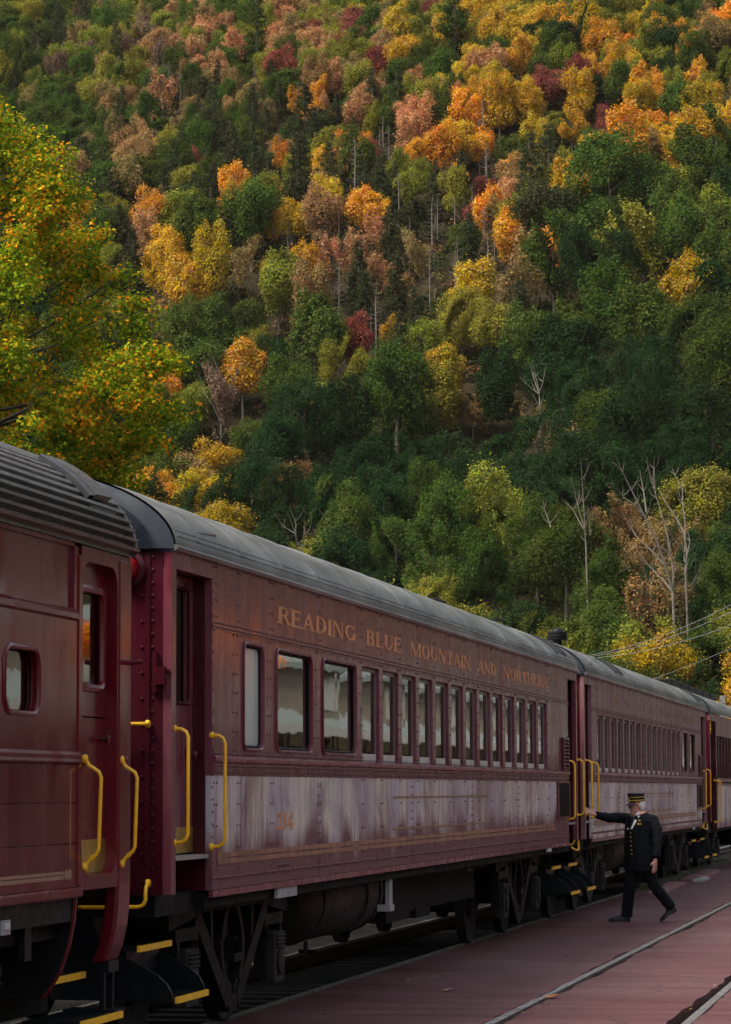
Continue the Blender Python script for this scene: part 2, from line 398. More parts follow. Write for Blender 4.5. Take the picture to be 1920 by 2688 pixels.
def rail(name, x, y0, y1, parent, worn=True):
    prof = [(-.065, -.165), (.065, -.165), (.065, -.150), (.012, -.130), (.012, -.045), (.036, -.036), (.036, -.004), (.030, 0.0), (-.030, 0.0), (-.036, -.004), (-.036, -.036), (-.012, -.045), (-.012, -.130), (-.065, -.150)]
    b = MB(); b.prism([(x + p, q) for p, q in prof], 'y', y0, y1)
    for k in range(len(b.f)):
        zs = [b.v[i][2] for i in b.f[k]]
        b.m[k] = 0 if min(zs) >= -.0401 else 1
    return b.build(name, [MT['rail'], MT['rail_rust']], parent)
tr1 = empty('railway_track', ((XR1 + XR2) / 2, 0, -.17)); structure(tr1, 'track under the train with rails on dark sleepers')
rail('rail', XR1, -30, 140, tr1); rail('rail', XR2, -30, 140, tr1)
slb = MB(); slb.box(XR2 - .5, XR1 + .02, -.11, .11, -.26, -.158)
s0 = slb.build('sleeper', MT['sleeper'], tr1)
s0.location = (0, -2, 0)
for k in range(1, 150):
    c = s0.copy(); COL.objects.link(c); c.location = (0, -2 + k * .56, 0)
tr2 = empty('sunken_track', ((XT1 + XT2) / 2, 0, -.17)); structure(tr2, 'pair of rails sunk flush into the red asphalt')
for x in (XT1, XT2): rail('rail', x, -12, 130, tr2)

HV = Vector((-math.sin(YAW), math.cos(YAW), 0)); LV = Vector((math.cos(YAW), math.sin(YAW), 0))
def wob(a, b): return 3.2 * math.sin(a * .031 + 1.3) * math.cos(b * .027) + 1.8 * math.sin(a * .071 + b * .053) + 1.0 * math.sin(b * .13 - a * .09)
def hz(x, y):
    d = x * HV.x + y * HV.y; l = x * LV.x + y * LV.y
    d0 = 262 - .35 * l
    t = d - d0
    s = .60 * (t + math.sqrt(t * t + 900)) / 2 - .60 * 4
    return max(-.6, s) + wob(d, l) * min(1, max(0, t / 60))
def terrain():
    ds = np.linspace(205, 830, 80); ls = np.linspace(-260, 190, 60)
    v = []
    for d in ds:
        for l in ls:
            p = HV * d + LV * l; v.append((p.x, p.y, hz(p.x, p.y) if d > 207 else -.6))
    n = len(ls)
    f = [(j * n + i, j * n + i + 1, (j + 1) * n + i + 1, (j + 1) * n + i) for j in range(len(ds) - 1) for i in range(n - 1)]
    b = MB(); b.add(v, f); return b.build('hillside', MT['forest_floor'], None, True)
structure(terrain(), 'steep wooded mountainside behind the train')

# ------------------------------------------------------------------ trees
def quads_mesh(name, C, N, SZ, rg, aspect=.62, mat=None, fold=.25):
    """One bent leaf spray (two triangles) per centre; C centres, N facing, SZ length."""
    n = len(C)
    N = N / np.linalg.norm(N, axis=1, keepdims=True)
    a = rg.normal(size=(n, 3)); U = np.cross(N, a); U /= np.linalg.norm(U, axis=1, keepdims=True); V = np.cross(N, U)
    s = SZ[:, None]; j = lambda lo, hi: rg.uniform(lo, hi, (n, 1))
    P = np.empty((n, 4, 3), np.float32)
    P[:, 0] = C - U * s * j(.45, .6)
    P[:, 1] = C + V * s * aspect * j(.4, .65) - N * s * fold * j(0, 1) + U * s * j(-.15, .15)
    P[:, 2] = C + U * s * j(.45, .6)
    P[:, 3] = C - V * s * aspect * j(.4, .65) - N * s * fold * j(0, 1) + U * s * j(-.15, .15)
    return P
def mesh_from_quads(name, P, mats, extra=None):
    n = len(P); me = bpy.data.meshes.new(name)
    me.vertices.add(n * 4); me.vertices.foreach_set('co', P.reshape(-1).astype(np.float32))
    me.loops.add(n * 4); me.loops.foreach_set('vertex_index', np.arange(n * 4, dtype=np.int32))
    me.polygons.add(n); me.polygons.foreach_set('loop_start', np.arange(0, n * 4, 4, dtype=np.int32))
    for m in mats: me.materials.append(m)
    me.update(calc_edges=True); me.validate()
    return me
def crown_points(seed, nleaf, rx, rz, nl, lr=(.30, .46), low=-.55, sparse=0.):
    """Leaf positions over a heap of lobes; base of the tree at 0, crown centre at z=1 unit above via caller."""
    rg = np.random.default_rng(seed)
    c = []
    while len(c) < nl:
        p = rg.normal(size=3); p /= np.linalg.norm(p); p *= rg.uniform(.25, .86)
        if p[2] < low: continue
        c.append(p)
    c = np.array(c); r = rg.uniform(lr[0] * .8, lr[1] * 1.15, nl) * (1.08 - .25 * np.abs(c[:, 2]))
    wgt = r ** 2 / (r ** 2).sum()
    m = int(nleaf * 2.9); k = rg.choice(nl, m, p=wgt)
    d = rg.normal(size=(m, 3)); d[:, 2] += .35; d /= np.linalg.norm(d, axis=1, keepdims=True)
    rad = r[k] * np.clip(rg.normal(.93, .16, m), .35, 1.3)
    P = c[k] + d * rad[:, None]
    keep = np.ones(m, bool)
    for i in range(nl): keep &= ~((np.linalg.norm(P - c[i], axis=1) < r[i] * .62) & (k != i))
    stray = rg.random(m) < .09; P[stray] *= rg.uniform(1.02, 1.22, (stray.sum(), 1))
    f = lambda k: rg.uniform(2.2, 4.5, 3) @ P.T + rg.uniform(0, 6)
    keep &= (np.sin(f(0)) + np.sin(f(1)) + np.sin(f(2) * 1.6) * .7) > -1.05
    keep &= P[:, 2] > -.85
    P, d = P[keep][:nleaf], d[keep][:nleaf]
    N = d + rg.normal(0, .55, d.shape); N[:, 2] += .45
    return P * np.array([rx, rx, rz]), N, rg
def trunk_mb(h, r, hc, rx, rz, seed, nb=6, lean=.0):
    rg = random.Random(seed); b = MB()
    pts = [Vector((0, 0, -.8))]; x = y = 0
    for i in range(1, 7):
        x += rg.uniform(-.12, .12) * h * .08; y += rg.uniform(-.12, .12) * h * .08; pts.append(Vector((x, y, h * i / 6)))
    b.tube(pts, [r * (1.25 - 1.1 * i / 6) for i in range(7)], 7)
    for k in range(nb):
        t = rg.uniform(.35, .9); i = int(t * 6); p = pts[i].lerp(pts[min(6, i + 1)], t * 6 - i); a = rg.uniform(0, 6.28)
        L = rx * rg.uniform(.5, .85); q = p + Vector((math.cos(a) * L * .5, math.sin(a) * L * .5, L * .35)); e = p + Vector((math.cos(a) * L, math.sin(a) * L, L * rg.uniform(.5, .9)))
        b.tube([p, q, e], [r * .4, r * .25, r * .08], 5)
    return b
def twig_tree(b, p, d, L, r, depth, rg, spread=.55, up=.12):
    """Bare branching: a limb that forks."""
    n = 4; pts = [p]; dd = d.copy()
    for i in range(n):
        dd = (dd + Vector((rg.gauss(0, .10), rg.gauss(0, .10), rg.gauss(0, .06) + up * .3))).normalized(); pts.append(pts[-1] + dd * L / n)
    b.tube(pts, [r * (1 - .55 * i / n) for i in range(n + 1)], 5 if r > .03 else 4, False)
    if depth <= 0: return
    for k in range(rg.choice((2, 3))):
        t = rg.randint(2, n); a = Vector((rg.gauss(0, 1), rg.gauss(0, 1), rg.gauss(0, .5))); a = (a - dd * a.dot(dd)).normalized()
        twig_tree(b, pts[t], (dd + a * rg.uniform(.6, 1.2) * spread + Vector((0, 0, up))).normalized(), L * rg.uniform(.5, .75), r * .45, depth - 1, rg, spread, up)

class Proto:
    def __init__(s, crown, trunk, rx, h): s.crown, s.trunk, s.rx, s.h = crown, trunk, rx, h
def mk_broad(seed, n, rx=4.2, rz=4.0, h=12.5, nl=20, ls=.55, bark='bark', sparse=False, **kw):
    P, N, rg = crown_points(seed, n, rx, rz, nl, **kw)
    zc = h - rz * .92
    P = P + np.array([0, 0, zc])
    Q = quads_mesh('', P, N, rg.uniform(.6, 1.25, len(P)) * ls, rg)
    me = mesh_from_quads('crown', Q, [MT['leaf']])
    t = trunk_mb(zc + rz * .35, .22, zc, rx, rz, seed, 9 if sparse else 6)
    if sparse:
        rr = random.Random(seed)
        for k in range(7):
            a = rr.uniform(0, 6.28); twig_tree(t, Vector((0, 0, zc - rz * rr.uniform(.2, .7))), Vector((math.cos(a) * .5, math.sin(a) * .5, 1)).normalized(), rz * .9, .07, 2, rr, .5)
    tm = t.build('trunk', MT[bark], None).data
    for o in [o for o in COL.objects if o.data == tm]: bpy.data.objects.remove(o)
    p = Proto(me, tm, rx, h); p.Q = Q; return p
def mk_pine(seed, n, h=15., r0=3.0, ls=.6, airy=.5):
    rg = np.random.default_rng(seed); rr = random.Random(seed)
    t = MB(); t.tube([(0, 0, -.8), (.1, 0, h * .5), (0, .05, h)], [.24, .15, .03], 6)
    C = []; N = []
    z = h * .22
    while z < h * .985:
        f = (z - h * .22) / (h * .78); R = r0 * (1 - f) ** .75 * rr.uniform(.75, 1.1) + .25
        nb = rr.randint(4, 6) 
        for k in range(nb):
            a = rr.uniform(0, 6.28); dx, dy = math.cos(a), math.sin(a); L = R * rr.uniform(.65, 1.1); rise = rr.uniform(-.10, .22)
            t.tube([(0, 0, z), (dx * L, dy * L, z + rise * L)], [.035, .008], 4, False)
            m = max(3, int(n / (h * .78 / .55) / 5 * L / (r0 * .6)))
            u = rg.uniform(.25, 1.05, m) ** .8
            q = np.stack([dx * L * u, dy * L * u, z + rise * L * u], 1) + rg.normal(0, .16 * (1 + L * .15), (m, 3)); C.append(q)
            nn = rg.normal(0, .5, (m, 3)); nn[:, 2] += .9; N.append(nn)
        z += rr.uniform(.40, .70)
    C = np.concatenate(C); N = np.concatenate(N)
    Q = quads_mesh('', C, N, rg.uniform(.6, 1.3, len(C)) * ls, rg, .45)
    tm = t.build('trunk', MT['bark'], None); me = tm.data; bpy.data.objects.remove(tm)
    p = Proto(mesh_from_quads('crown', Q, [MT['leaf']]), me, r0, h); p.Q = Q; return p
BROAD = [mk_broad(11 + i, 9000, rx=rx, rz=rz, h=h, nl=nl, ls=.36, lr=lr, low=-.95) for i, (rx, rz, h, nl, lr) in enumerate([(4.3, 5.0, 12.5, 34, (.22, .40)), (3.8, 5.6, 13.5, 30, (.24, .40)), (4.7, 4.6, 12, 44, (.20, .34)), (3.5, 5.4, 13.5, 26, (.24, .42)), (4.2, 5.2, 13, 52, (.17, .32)), (4.0, 4.9, 12.5, 38, (.2, .36))])]
NEARB = [mk_broad(51 + i, 20000, rx=4.4, rz=5.4, h=12.5, nl=52 + 10 * i, ls=.25, lr=(.16, .33), low=-.95) for i in range(4)]
AIRY = [mk_broad(31 + i, 3200, rx=3.3, rz=5.2, h=13.5, nl=24, ls=.33, bark='bark', sparse=True, lr=(.18, .32), low=-.9) for i in range(3)]
PINE = [mk_pine(71 + i, 5200, h=15 + i, r0=3.0 + .3 * i, ls=.42) for i in range(3)]
FARB = [mk_broad(91 + i, 2000, rx=4.2, rz=4.8, h=12.5, nl=24, ls=.56, low=-.9, lr=(.22, .38)) for i in range(4)]
def mk_snag(seed):
    rr = random.Random(seed); b = MB()
    h = 13; b.tube([(0, 0, -.8), (.1, .1, h * .4), (0, .1, h * .75), (.2, 0, h)], [.20, .15, .09, .02], 6)
    z = 3.5
    while z < h * .97:
        for k in range(rr.randint(1, 3)):
            a = rr.uniform(0, 6.28); L = (1 - z / h) * 3.4 + .5
            L *= rr.uniform(.5, 1.1); p = Vector((.05, .08, z)); m = p + Vector((math.cos(a) * L * .6, math.sin(a) * L * .6, L * .10)); e = p + Vector((math.cos(a) * L, math.sin(a) * L, L * .35))
            b.tube([p, m, e], [.045, .03, .01], 4, False)
        z += rr.uniform(.35, .7)
    o = b.build('trunk', MT['bark_pale'], None); me = o.data; bpy.data.objects.remove(o); return Proto(None, me, 2.5, h)
SNAG = [mk_snag(3 + i) for i in range(3)]

PAL = {'G': ((.020, .038, .012), 'dark green'), 'g': ((.056, .078, .015), 'mid green'), 'y': ((.165, .160, .024), 'yellow green'),
       'Y': ((.40, .235, .024), 'gold'), 'O': ((.52, .215, .028), 'orange'), 'P': ((.36, .165, .080), 'salmon pink'),
       'R': ((.18, .042, .036), 'dark red'), 'B': ((.22, .135, .055), 'tan'), 'K': ((.048, .054, .022), 'dark olive'), 'T': ((.135, .092, .062), 'grey brown')}
GRID = ['gyKgy gyByT ygBgP yBPyR PByYg YYOgYy yYGgO OBgGy', 'gyKgg gyKBg KgBKg KOyKK yyKgP gYyYO YORyg gYBOy', 'gKGKB KBygK KgOKy PKOKK KOKyB KBPOy OYgKY GYyOg',
        'GKGyg YyKBK YgKBg YBOPK KTBKK KTgBK gOyGg ggGYg', 'GGgyg YgBKg gBKyg gOBGy KTRgK gYyGG GgGGg GgGGg', 'GGggG gYBGg gOBgg gyYGg gyGGg GgGyB GGGgG GGGGg',
        'GgGGg gBOGg GYgBG GGGgG GGgGG GGGgG GGGBG GGGGG', 'GgGg GOBG GGBg GGyg gGGG yGGg yBGG gGGB', 'gGyg gGgO GyGg ygGG gGGy yGgy gGBg gYGy']
GRID = [r.split() for r in GRID]
def colour_at(u, v, rr):
    u = min(1623, max(0, u + rr.gauss(0, 60))); v = min(1439, max(0, v + rr.gauss(0, 45)))
    return rr.choice(GRID[int(v / 160)][int(u / 203)])
def on_hill(u, v, lift):
    d = pray(u, v).normalized(); t = 215.
    while t < 820:
        p = Vector((0, 0, HC)) + d * t
        if p.z < hz(p.x, p.y) + lift: return p
        t += 1.0
    return None
rr = random.Random(5)
TREES = []      # x, y, letter, scale xy, scale z, proto, u, v
def too_close(x, y, d):
    return any((x - t[0]) ** 2 + (y - t[1]) ** 2 < d * d for t in TREES)
# trees that stand out in the photograph: (u, v) of the crown's middle, colour, width there, kind
FEAT = [(790, 742, 'R', 100, 'b'), (765, 835, 'y', 130, 'n'), (700, 805, 'g', 150, 'b'), (540, 830, 'O', 115, 'b'), (470, 590, 'Y', 105, 'b'), (515, 435, 'Y', 70, 'a'),
        (660, 205, 'O', 52, 'a'), (985, 312, 'O', 90, 'b'), (925, 295, 'O', 50, 'b'), (1065, 285, 'O', 60, 'b'), (715, 345, 'Y', 62, 'b'), (612, 395, 'O', 55, 'a'),
        (725, 425, 'Y', 95, 'b'), (650, 460, 'Y', 90, 'b'), (715, 480, 'P', 100, 'b'), (835, 315, 'R', 55, 'a'), (1080, 375, 'R', 50, 'b'), (1045, 440, 'R', 55, 'a'),
        (1210, 165, 'R', 80, 'b'), (1110, 230, 'Y', 80, 'b'), (1160, 215, 'Y', 90, 'b'), (1190, 290, 'Y', 70, 'b'), (1275, 365, 'Y', 50, 'b'), (1390, 345, 'O', 110, 'b'),
        (1510, 320, 'Y', 100, 'b'), (1455, 300, 'B', 80, 'b'), (1055, 640, 'Y', 120, 'b'), (1025, 700, 'y', 130, 'n'), (1235, 530, 'O', 90, 'b'), (1090, 700, 'y', 110, 'b'),
        (1360, 480, 'g', 230, 'n'), (1590, 420, 'g', 220, 'n'), (1260, 480, 'g', 110, 'b'), (1330, 640, 'G', 180, 'n'), (1500, 560, 'g', 170, 'n'), (1480, 645, 'y', 90, 'b'), (1230, 610, 'g', 140, 'b'),
        (870, 700, 'Y', 42, 'a'), (690, 690, 'B', 110, 'b'), (620, 640, 'y', 110, 'b'), (680, 605, 'O', 85, 'b'), (740, 570, 'P', 80, 'a'), (535, 1005, 'Y', 75, 'n'),
        (490, 930, 'T', 110, 'a'), (480, 1040, 'O', 70, 'b'), (1190, 935, 'B', 75, 'a'), (1050, 860, 'B', 80, 'b'), (880, 930, 'g', 200, 'n'), (680, 990, 'G', 190, 'n'), (600, 1040, 'G', 170, 'n'),
        (360, 230, 'P', 75, 'a'), (350, 290, 'Y', 60, 'b'), (290, 330, 'Y', 60, 'b'), (280, 285, 'R', 45, 'b'), (440, 330, 'R', 45, 'a'), (340, 480, 'O', 95, 'b'), (360, 590, 'Y', 90, 'b'),
        (320, 520, 'P', 75, 'a'), (560, 490, 'g', 120, 'b'), (450, 510, 'g', 110, 'b'), (1100, 60, 'Y', 75, 'b'), (1150, 100, 'O', 70, 'b'), (1300, 30, 'Y', 70, 'b'), (960, 15, 'R', 60, 'b'),
        (745, 150, 'P', 60, 'b'), (835, 120, 'R', 55, 'b'), (925, 150, 'P', 60, 'b'), (1430, 85, 'y', 80, 'b'), (1540, 110, 'g', 100, 'b'), (570, 100, 'g', 80, 'p'), (1010, 80, 'g', 110, 'p'), (675, 285, 'K', 80, 'p'),
        (700, 900, 'y', 120, 'b'), (640, 880, 'g', 130, 'b'), (430, 880, 'y', 90, 'b'), (400, 960, 'g', 100, 'b'), (1270, 250, 'Y', 70, 'b'), (1420, 210, 'Y', 80, 'b'),
        (760, 1185, 'g', 170, 'n'), (640, 1120, 'G', 150, 'n'), (950, 1130, 'g', 150, 'n'), (990, 1210, 'g', 190, 'n'), (1095, 1190, 'y', 190, 'n'), (1080, 1280, 'g', 170, 'n'), (1255, 1250, 'g', 190, 'n'), (1355, 1310, 'g', 170, 'n'),
        (1180, 1370, 'G', 150, 'n'), (1330, 1400, 'g', 170, 'n'), (1430, 1390, 'B', 120, 'a'), (1510, 1330, 'B', 120, 'a'), (1600, 1290, 'g', 150, 'n'), (1600, 1540, 'Y', 58, 'n'), (1510, 1450, 'g', 120, 'n'), (560, 1095, 'G', 140, 'n'), (455, 1120, 'G', 120, 'n'), (880, 1190, 'g', 140, 'n'), (355, 1090, 'O', 110, 'n')]
def scale_for(w_px, p, rx):
    dep = (p - Vector((0, 0, HC))).dot(CF); return (w_px / 6261.) * dep / 2 / rx
for (u, v, c, wd, kind) in FEAT:
    p = on_hill(u, v, 7.0)
    if p is None: continue
    pr = {'b': rr.choice(BROAD), 'n': rr.choice(NEARB), 'a': rr.choice(AIRY), 'p': PINE[1]}[kind]
    s = scale_for(wd, p, pr.rx); s = max(.45, min(2.0, s)); sz = s * rr.uniform(.9, 1.05) if s < 1 else 1 + (s - 1) * .6
    TREES.append((p.x, p.y, c, s, sz * 1.12, pr, u, v))
# snags and pines in the open middle of the slope
for (u, v, h_px) in [(790, 360, 150), (960, 450, 120), (885, 390, 110), (755, 620, 150), (835, 670, 140), (1085, 560, 150), (1010, 560, 120), (640, 470, 90), (850, 250, 90), (1300, 380, 70), (300, 200, 60), (1075, 470, 120), (965, 545, 110), (400, 195, 70)] + [(rr.uniform(690, 1150), rr.uniform(230, 690), rr.uniform(80, 140)) for _ in range(22)] + [(rr.uniform(260, 640), rr.uniform(120, 560), rr.uniform(60, 100)) for _ in range(12)]:
    p = on_hill(u, v, 7.5)
    if p is None: continue
    pr = rr.choice(SNAG); s = (h_px / 6261.) * p.length / pr.h * 1.15; TREES.append((p.x, p.y, 'D', s, s, pr, u, v))
NFEAT = len(TREES)
FX = np.array([[t[0] * LV.x + t[1] * LV.y, t[0] * HV.x + t[1] * HV.y, t[5].rx * t[3]] for t in TREES])
CELL = {}
def put(t): CELL.setdefault((int(t[0] // 8), int(t[1] // 8)), []).append(t)
for t in TREES: put(t)
d = 236.
while d < 700:
    half = d * math.tan(R_(8.6)) + 12
    step = 4.4 * (1.15 if d < 380 else 1.0)
    l = -half + rr.uniform(0, step)
    while l < half:
        dd = d + rr.uniform(-2.6, 2.6); ll = l; p = HV * dd + LV * ll; x, y = p.x, p.y
        l += step * rr.uniform(.55, .95)
        fd = FX[:, 1] - dd
        if ((fd > 0) & (fd < 8.5) & (np.abs(FX[:, 0] - ll) < FX[:, 2] * .75 + .8)).any(): continue
        z = hz(x, y)
        if z < .5: continue
        u, v = px((x, y, z + 9))
        if v > 1580 or u < -140 or u > 1760 or v < -150: continue
        c = colour_at(u, v, rr)
        low = max(0., min(1., (v - 250) / 700)); s = (rr.uniform(.62, .98) + .26 * low) * .80 + (.26 if u > 1150 and 380 < v < 1150 else 0)
        if c in 'KT' and rr.random() < .75: pr = rr.choice(PINE) if c == 'K' else rr.choice(AIRY); s *= .95
        elif c in 'PBO' and rr.random() < .4: pr = rr.choice(AIRY)
        elif d < 330: pr = rr.choice(NEARB)
        else: pr = rr.choice(BROAD)
        near = pr.rx * s * (.95 if pr in PINE or pr in AIRY else 1.12)
        cx, cy = int(x // 8), int(y // 8)
        if any((x - t[0]) ** 2 + (y - t[1]) ** 2 < (near * .50 + t[5].rx * t[3] * .50) ** 2 for i in (-1, 0, 1) for j in (-1, 0, 1) for t in CELL.get((cx + i, cy + j), ())): continue
        t = (x, y, c, s, s * rr.uniform(.9, 1.12), pr, u, v); TREES.append(t); put(t)
    d += 2.6
# ------------------------------------------------------------------ forest objects
BROADK = [t for t in TREES if t[5] not in PINE and t[5] not in SNAG]
app = lambda t: t[5].rx * t[3] / math.hypot(t[0], t[1])
near_ids = {id(t) for t in TREES[:NFEAT]}
for t in sorted(BROADK, key=lambda t: -app(t)):
    if len([1 for k in near_ids]) >= 318: break
    if 0 - 30 < t[6] < 1654: near_ids.add(id(t))
pines = sorted([t for t in TREES if t[5] in PINE], key=lambda t: -app(t))[:110]
near_ids |= {id(t) for t in pines if -30 < t[6] < 1654}
IND = [t for t in TREES if id(t) in near_ids]; REST = [t for t in TREES if id(t) not in near_ids]
def cname(c): return 'bare pale' if c == 'D' else PAL[c][1]
def band(v):
    return ('near the crest of the view', 'high on the slope', 'upper middle slope', 'middle of the slope', 'lower middle slope', 'low on the slope', 'foot of the slope')[max(0, min(6, int((v + 60) / 205)))]
def over(u):
    return ('above the ribbed roof', 'above the black roof end', 'above the first lettered word', 'above the big square windows', 'above the narrow coach windows', 'above the roof smokestack', 'above the uniformed man', 'above the last coaches')[max(0, min(7, int(u / 203)))]
def form(t):
    if t[5] in PINE: return 'pine'
    if t[5] in SNAG: return 'dead tree'
    if t[5] in AIRY: return 'thin airy tree'
    if t[5] in NEARB: return 'dense leafy tree'
    return 'round leafy tree'
def size_word(t):
    k = t[3]; return 'big ' if k > 1.25 else ('small ' if k < .8 else '')
used = {}
def tree_label(t):
    others = sorted((o for o in IND if o is not t), key=lambda o: (o[6] - t[6]) ** 2 + (o[7] - t[7]) ** 2)[:10]
    base = f'{size_word(t)}{cname(t[2])} {form(t)}'
    lf = [o for o in others if o[6] < t[6] - 15]; rt = [o for o in others if o[6] > t[6] + 15]; up = [o for o in others if o[7] < t[7] - 20]; dn = [o for o in others if o[7] > t[7] + 20]
    pal = lambda o: cname(o[2])
    cands = []
    if lf and rt and len(base.split()) < 6: cands.append(f'{base} between {pal(lf[0])} and {pal(rt[0])} neighbours, {over(t[6])}')
    if up: cands.append(f'{base} just below a {pal(up[0])} {form(up[0]).split()[-1]}, {over(t[6])}')
    if dn: cands.append(f'{base} just above a {pal(dn[0])} {form(dn[0]).split()[-1]}, {over(t[6])}')
    if lf and rt and up: cands.append(f'{base} below {pal(up[0])}, between {pal(lf[0])} and {pal(rt[0])}, {band(t[7])}')
    if dn and up: cands.append(f'{base} between {pal(up[0])} above and {pal(dn[0])} below, {over(t[6])}')
    if lf and up: cands.append(f'{base} beside {pal(lf[0])}, under {pal(up[0])}, {over(t[6])}')
    if rt and dn: cands.append(f'{base} beside {pal(rt[0])}, over {pal(dn[0])}, {over(t[6])}')
    dif = []
    for o in others:
        if pal(o) != pal(t) and pal(o) not in dif: dif.append(pal(o))
    if len(dif) > 1: cands.append(f'{base} near {dif[0]} and {dif[1]} crowns, {band(t[7])}')
    if len(dif) > 2: cands.append(f'{base} near {dif[0]}, {dif[1]} and {dif[2]} crowns, {over(t[6])}')
    if dif: cands.append(f'{base} beside a {dif[0]} crown, {band(t[7])}, {over(t[6])}')
    cands.append(f'{base} {band(t[7])}, {over(t[6])}')
    if len(others) > 3: cands += [f'{base} {band(t[7])} amid {pal(others[i])}, {pal(others[j])} and {pal(others[k])}' for i, j, k in ((0, 1, 2), (1, 2, 3), (0, 2, 3), (0, 1, 3))]
    for c in cands:
        if len(c.replace(',', ' ').split()) <= 16 and c not in used: used[c] = 1; return c
    same = sorted((o for o in IND if f'{size_word(o)}{cname(o[2])} {form(o)}' == base and over(o[6]) == over(t[6])), key=lambda o: o[7])
    ORD = 'first second third fourth fifth sixth seventh eighth ninth tenth eleventh twelfth thirteenth fourteenth fifteenth sixteenth seventeenth eighteenth nineteenth twentieth twenty-first twenty-second twenty-third twenty-fourth'.split()
    k = [i for i, o in enumerate(same) if o is t][0]
    c = f'{(ORD[min(k, 23)] + " ") if k else ""}highest {base} {over(t[6])}'
    used[c] = 1; return c
for t in IND:
    x, y, c, s, sz, pr, u, v = t
    kind = 'pine_tree' if pr in PINE else ('dead_tree' if pr in SNAG else 'autumn_tree')
    e = empty(kind, (x, y, hz(x, y) - .2)); e.rotation_euler = (0, 0, rr.uniform(0, 6.28)); e.scale = (s * rr.uniform(.88, 1.1), s * rr.uniform(.88, 1.1), sz)
    tag(e, tree_label(t), 'dead tree' if pr in SNAG else ('pine tree' if pr in PINE else 'tree'), 'dead trees on the mountainside' if pr in SNAG else ('pines on the mountainside' if pr in PINE else 'trees on the mountainside'))
    o = bpy.data.objects.new('trunk', pr.trunk); COL.objects.link(o); o.parent = e
    if pr.crown:
        o = bpy.data.objects.new('crown', pr.crown); COL.objects.link(o); o.parent = e
        b = PAL[c][0]; k = rr.uniform(.78, 1.22); h = rr.uniform(.88, 1.12)
        o.color = (b[0] * k * h, b[1] * k / h ** .3, b[2] * k, 1)
# trees higher up and further off, too many to pick out one by one
def forest_mass():
    kinds = BROAD + AIRY + PINE; srcs = []
    for k in kinds:
        me = k.crown.copy(); me.materials.clear(); me.materials.append(MT['leaf_inst'])
        o = bpy.data.objects.new('crown_source', me); srcs.append(o)      # not linked to the scene: only instanced
    rows = [t for t in REST if t[5] not in SNAG]; n = len(rows)
    me = bpy.data.meshes.new('upper_forest'); me.vertices.add(n)
    me.vertices.foreach_set('co', np.array([(t[0], t[1], hz(t[0], t[1]) - .2) for t in rows], np.float32).reshape(-1))
    def attr(nm, typ, vals, key): a = me.attributes.new(nm, typ, 'POINT'); a.data.foreach_set(key, np.array(vals, np.float32 if typ != 'INT' else np.int32).reshape(-1))
    cols = []
    for t in rows:
        b = PAL[t[2]][0]; k = rr.uniform(.78, 1.22); h = rr.uniform(.88, 1.12); cols.append((b[0] * k * h, b[1] * k / h ** .3, b[2] * k, 1))
    attr('leaf_color', 'FLOAT_COLOR', cols, 'color')
    idx = [(kinds.index(t[5]) if t[5] in kinds else rr.randrange(len(BROAD))) for t in rows]
    attr('pick', 'INT', idx, 'value'); attr('turn', 'FLOAT_VECTOR', [(0, 0, rr.uniform(0, 6.28)) for t in rows], 'vector')
    attr('size', 'FLOAT_VECTOR', [(t[3] * rr.uniform(.88, 1.1), t[3] * rr.uniform(.88, 1.1), t[4]) for t in rows], 'vector')
    o = bpy.data.objects.new('upper_forest', me); COL.objects.link(o); me.materials.append(MT['leaf_inst'])
    g = bpy.data.node_groups.new('forest', 'GeometryNodeTree'); g.interface.new_socket('Geometry', in_out='INPUT', socket_type='NodeSocketGeometry'); g.interface.new_socket('Geometry', in_out='OUTPUT', socket_type='NodeSocketGeometry')
    gi, go = g.nodes.new('NodeGroupInput'), g.nodes.new('NodeGroupOutput'); ip = g.nodes.new('GeometryNodeInstanceOnPoints'); jn = g.nodes.new('GeometryNodeJoinGeometry')
    for s_ in reversed(srcs):
        oi = g.nodes.new('GeometryNodeObjectInfo'); oi.inputs['Object'].default_value = s_; oi.inputs['As Instance'].default_value = True; g.links.new(oi.outputs['Geometry'], jn.inputs[0])
    m2p = g.nodes.new('GeometryNodeMeshToPoints')
    def na(nm, typ): a = g.nodes.new('GeometryNodeInputNamedAttribute'); a.data_type = typ; a.inputs['Name'].default_value = nm; return a.outputs[0]
    e2r = g.nodes.new('FunctionNodeEulerToRotation'); g.links.new(na('turn', 'FLOAT_VECTOR'), e2r.inputs[0])
    ip.inputs['Pick Instance'].default_value = True
    g.links.new(gi.outputs[0], m2p.inputs[0]); g.links.new(m2p.outputs[0], ip.inputs['Points']); g.links.new(jn.outputs[0], ip.inputs['Instance']); g.links.new(na('pick', 'INT'), ip.inputs['Instance Index'])
    g.links.new(e2r.outputs[0], ip.inputs['Rotation']); g.links.new(na('size', 'FLOAT_VECTOR'), ip.inputs['Scale']); g.links.new(ip.outputs[0], go.inputs[0])
    o.modifiers.new('forest', 'NODES').node_group = g
    tag(o, 'far autumn woods filling the upper mountainside', kind='stuff')
forest_mass()
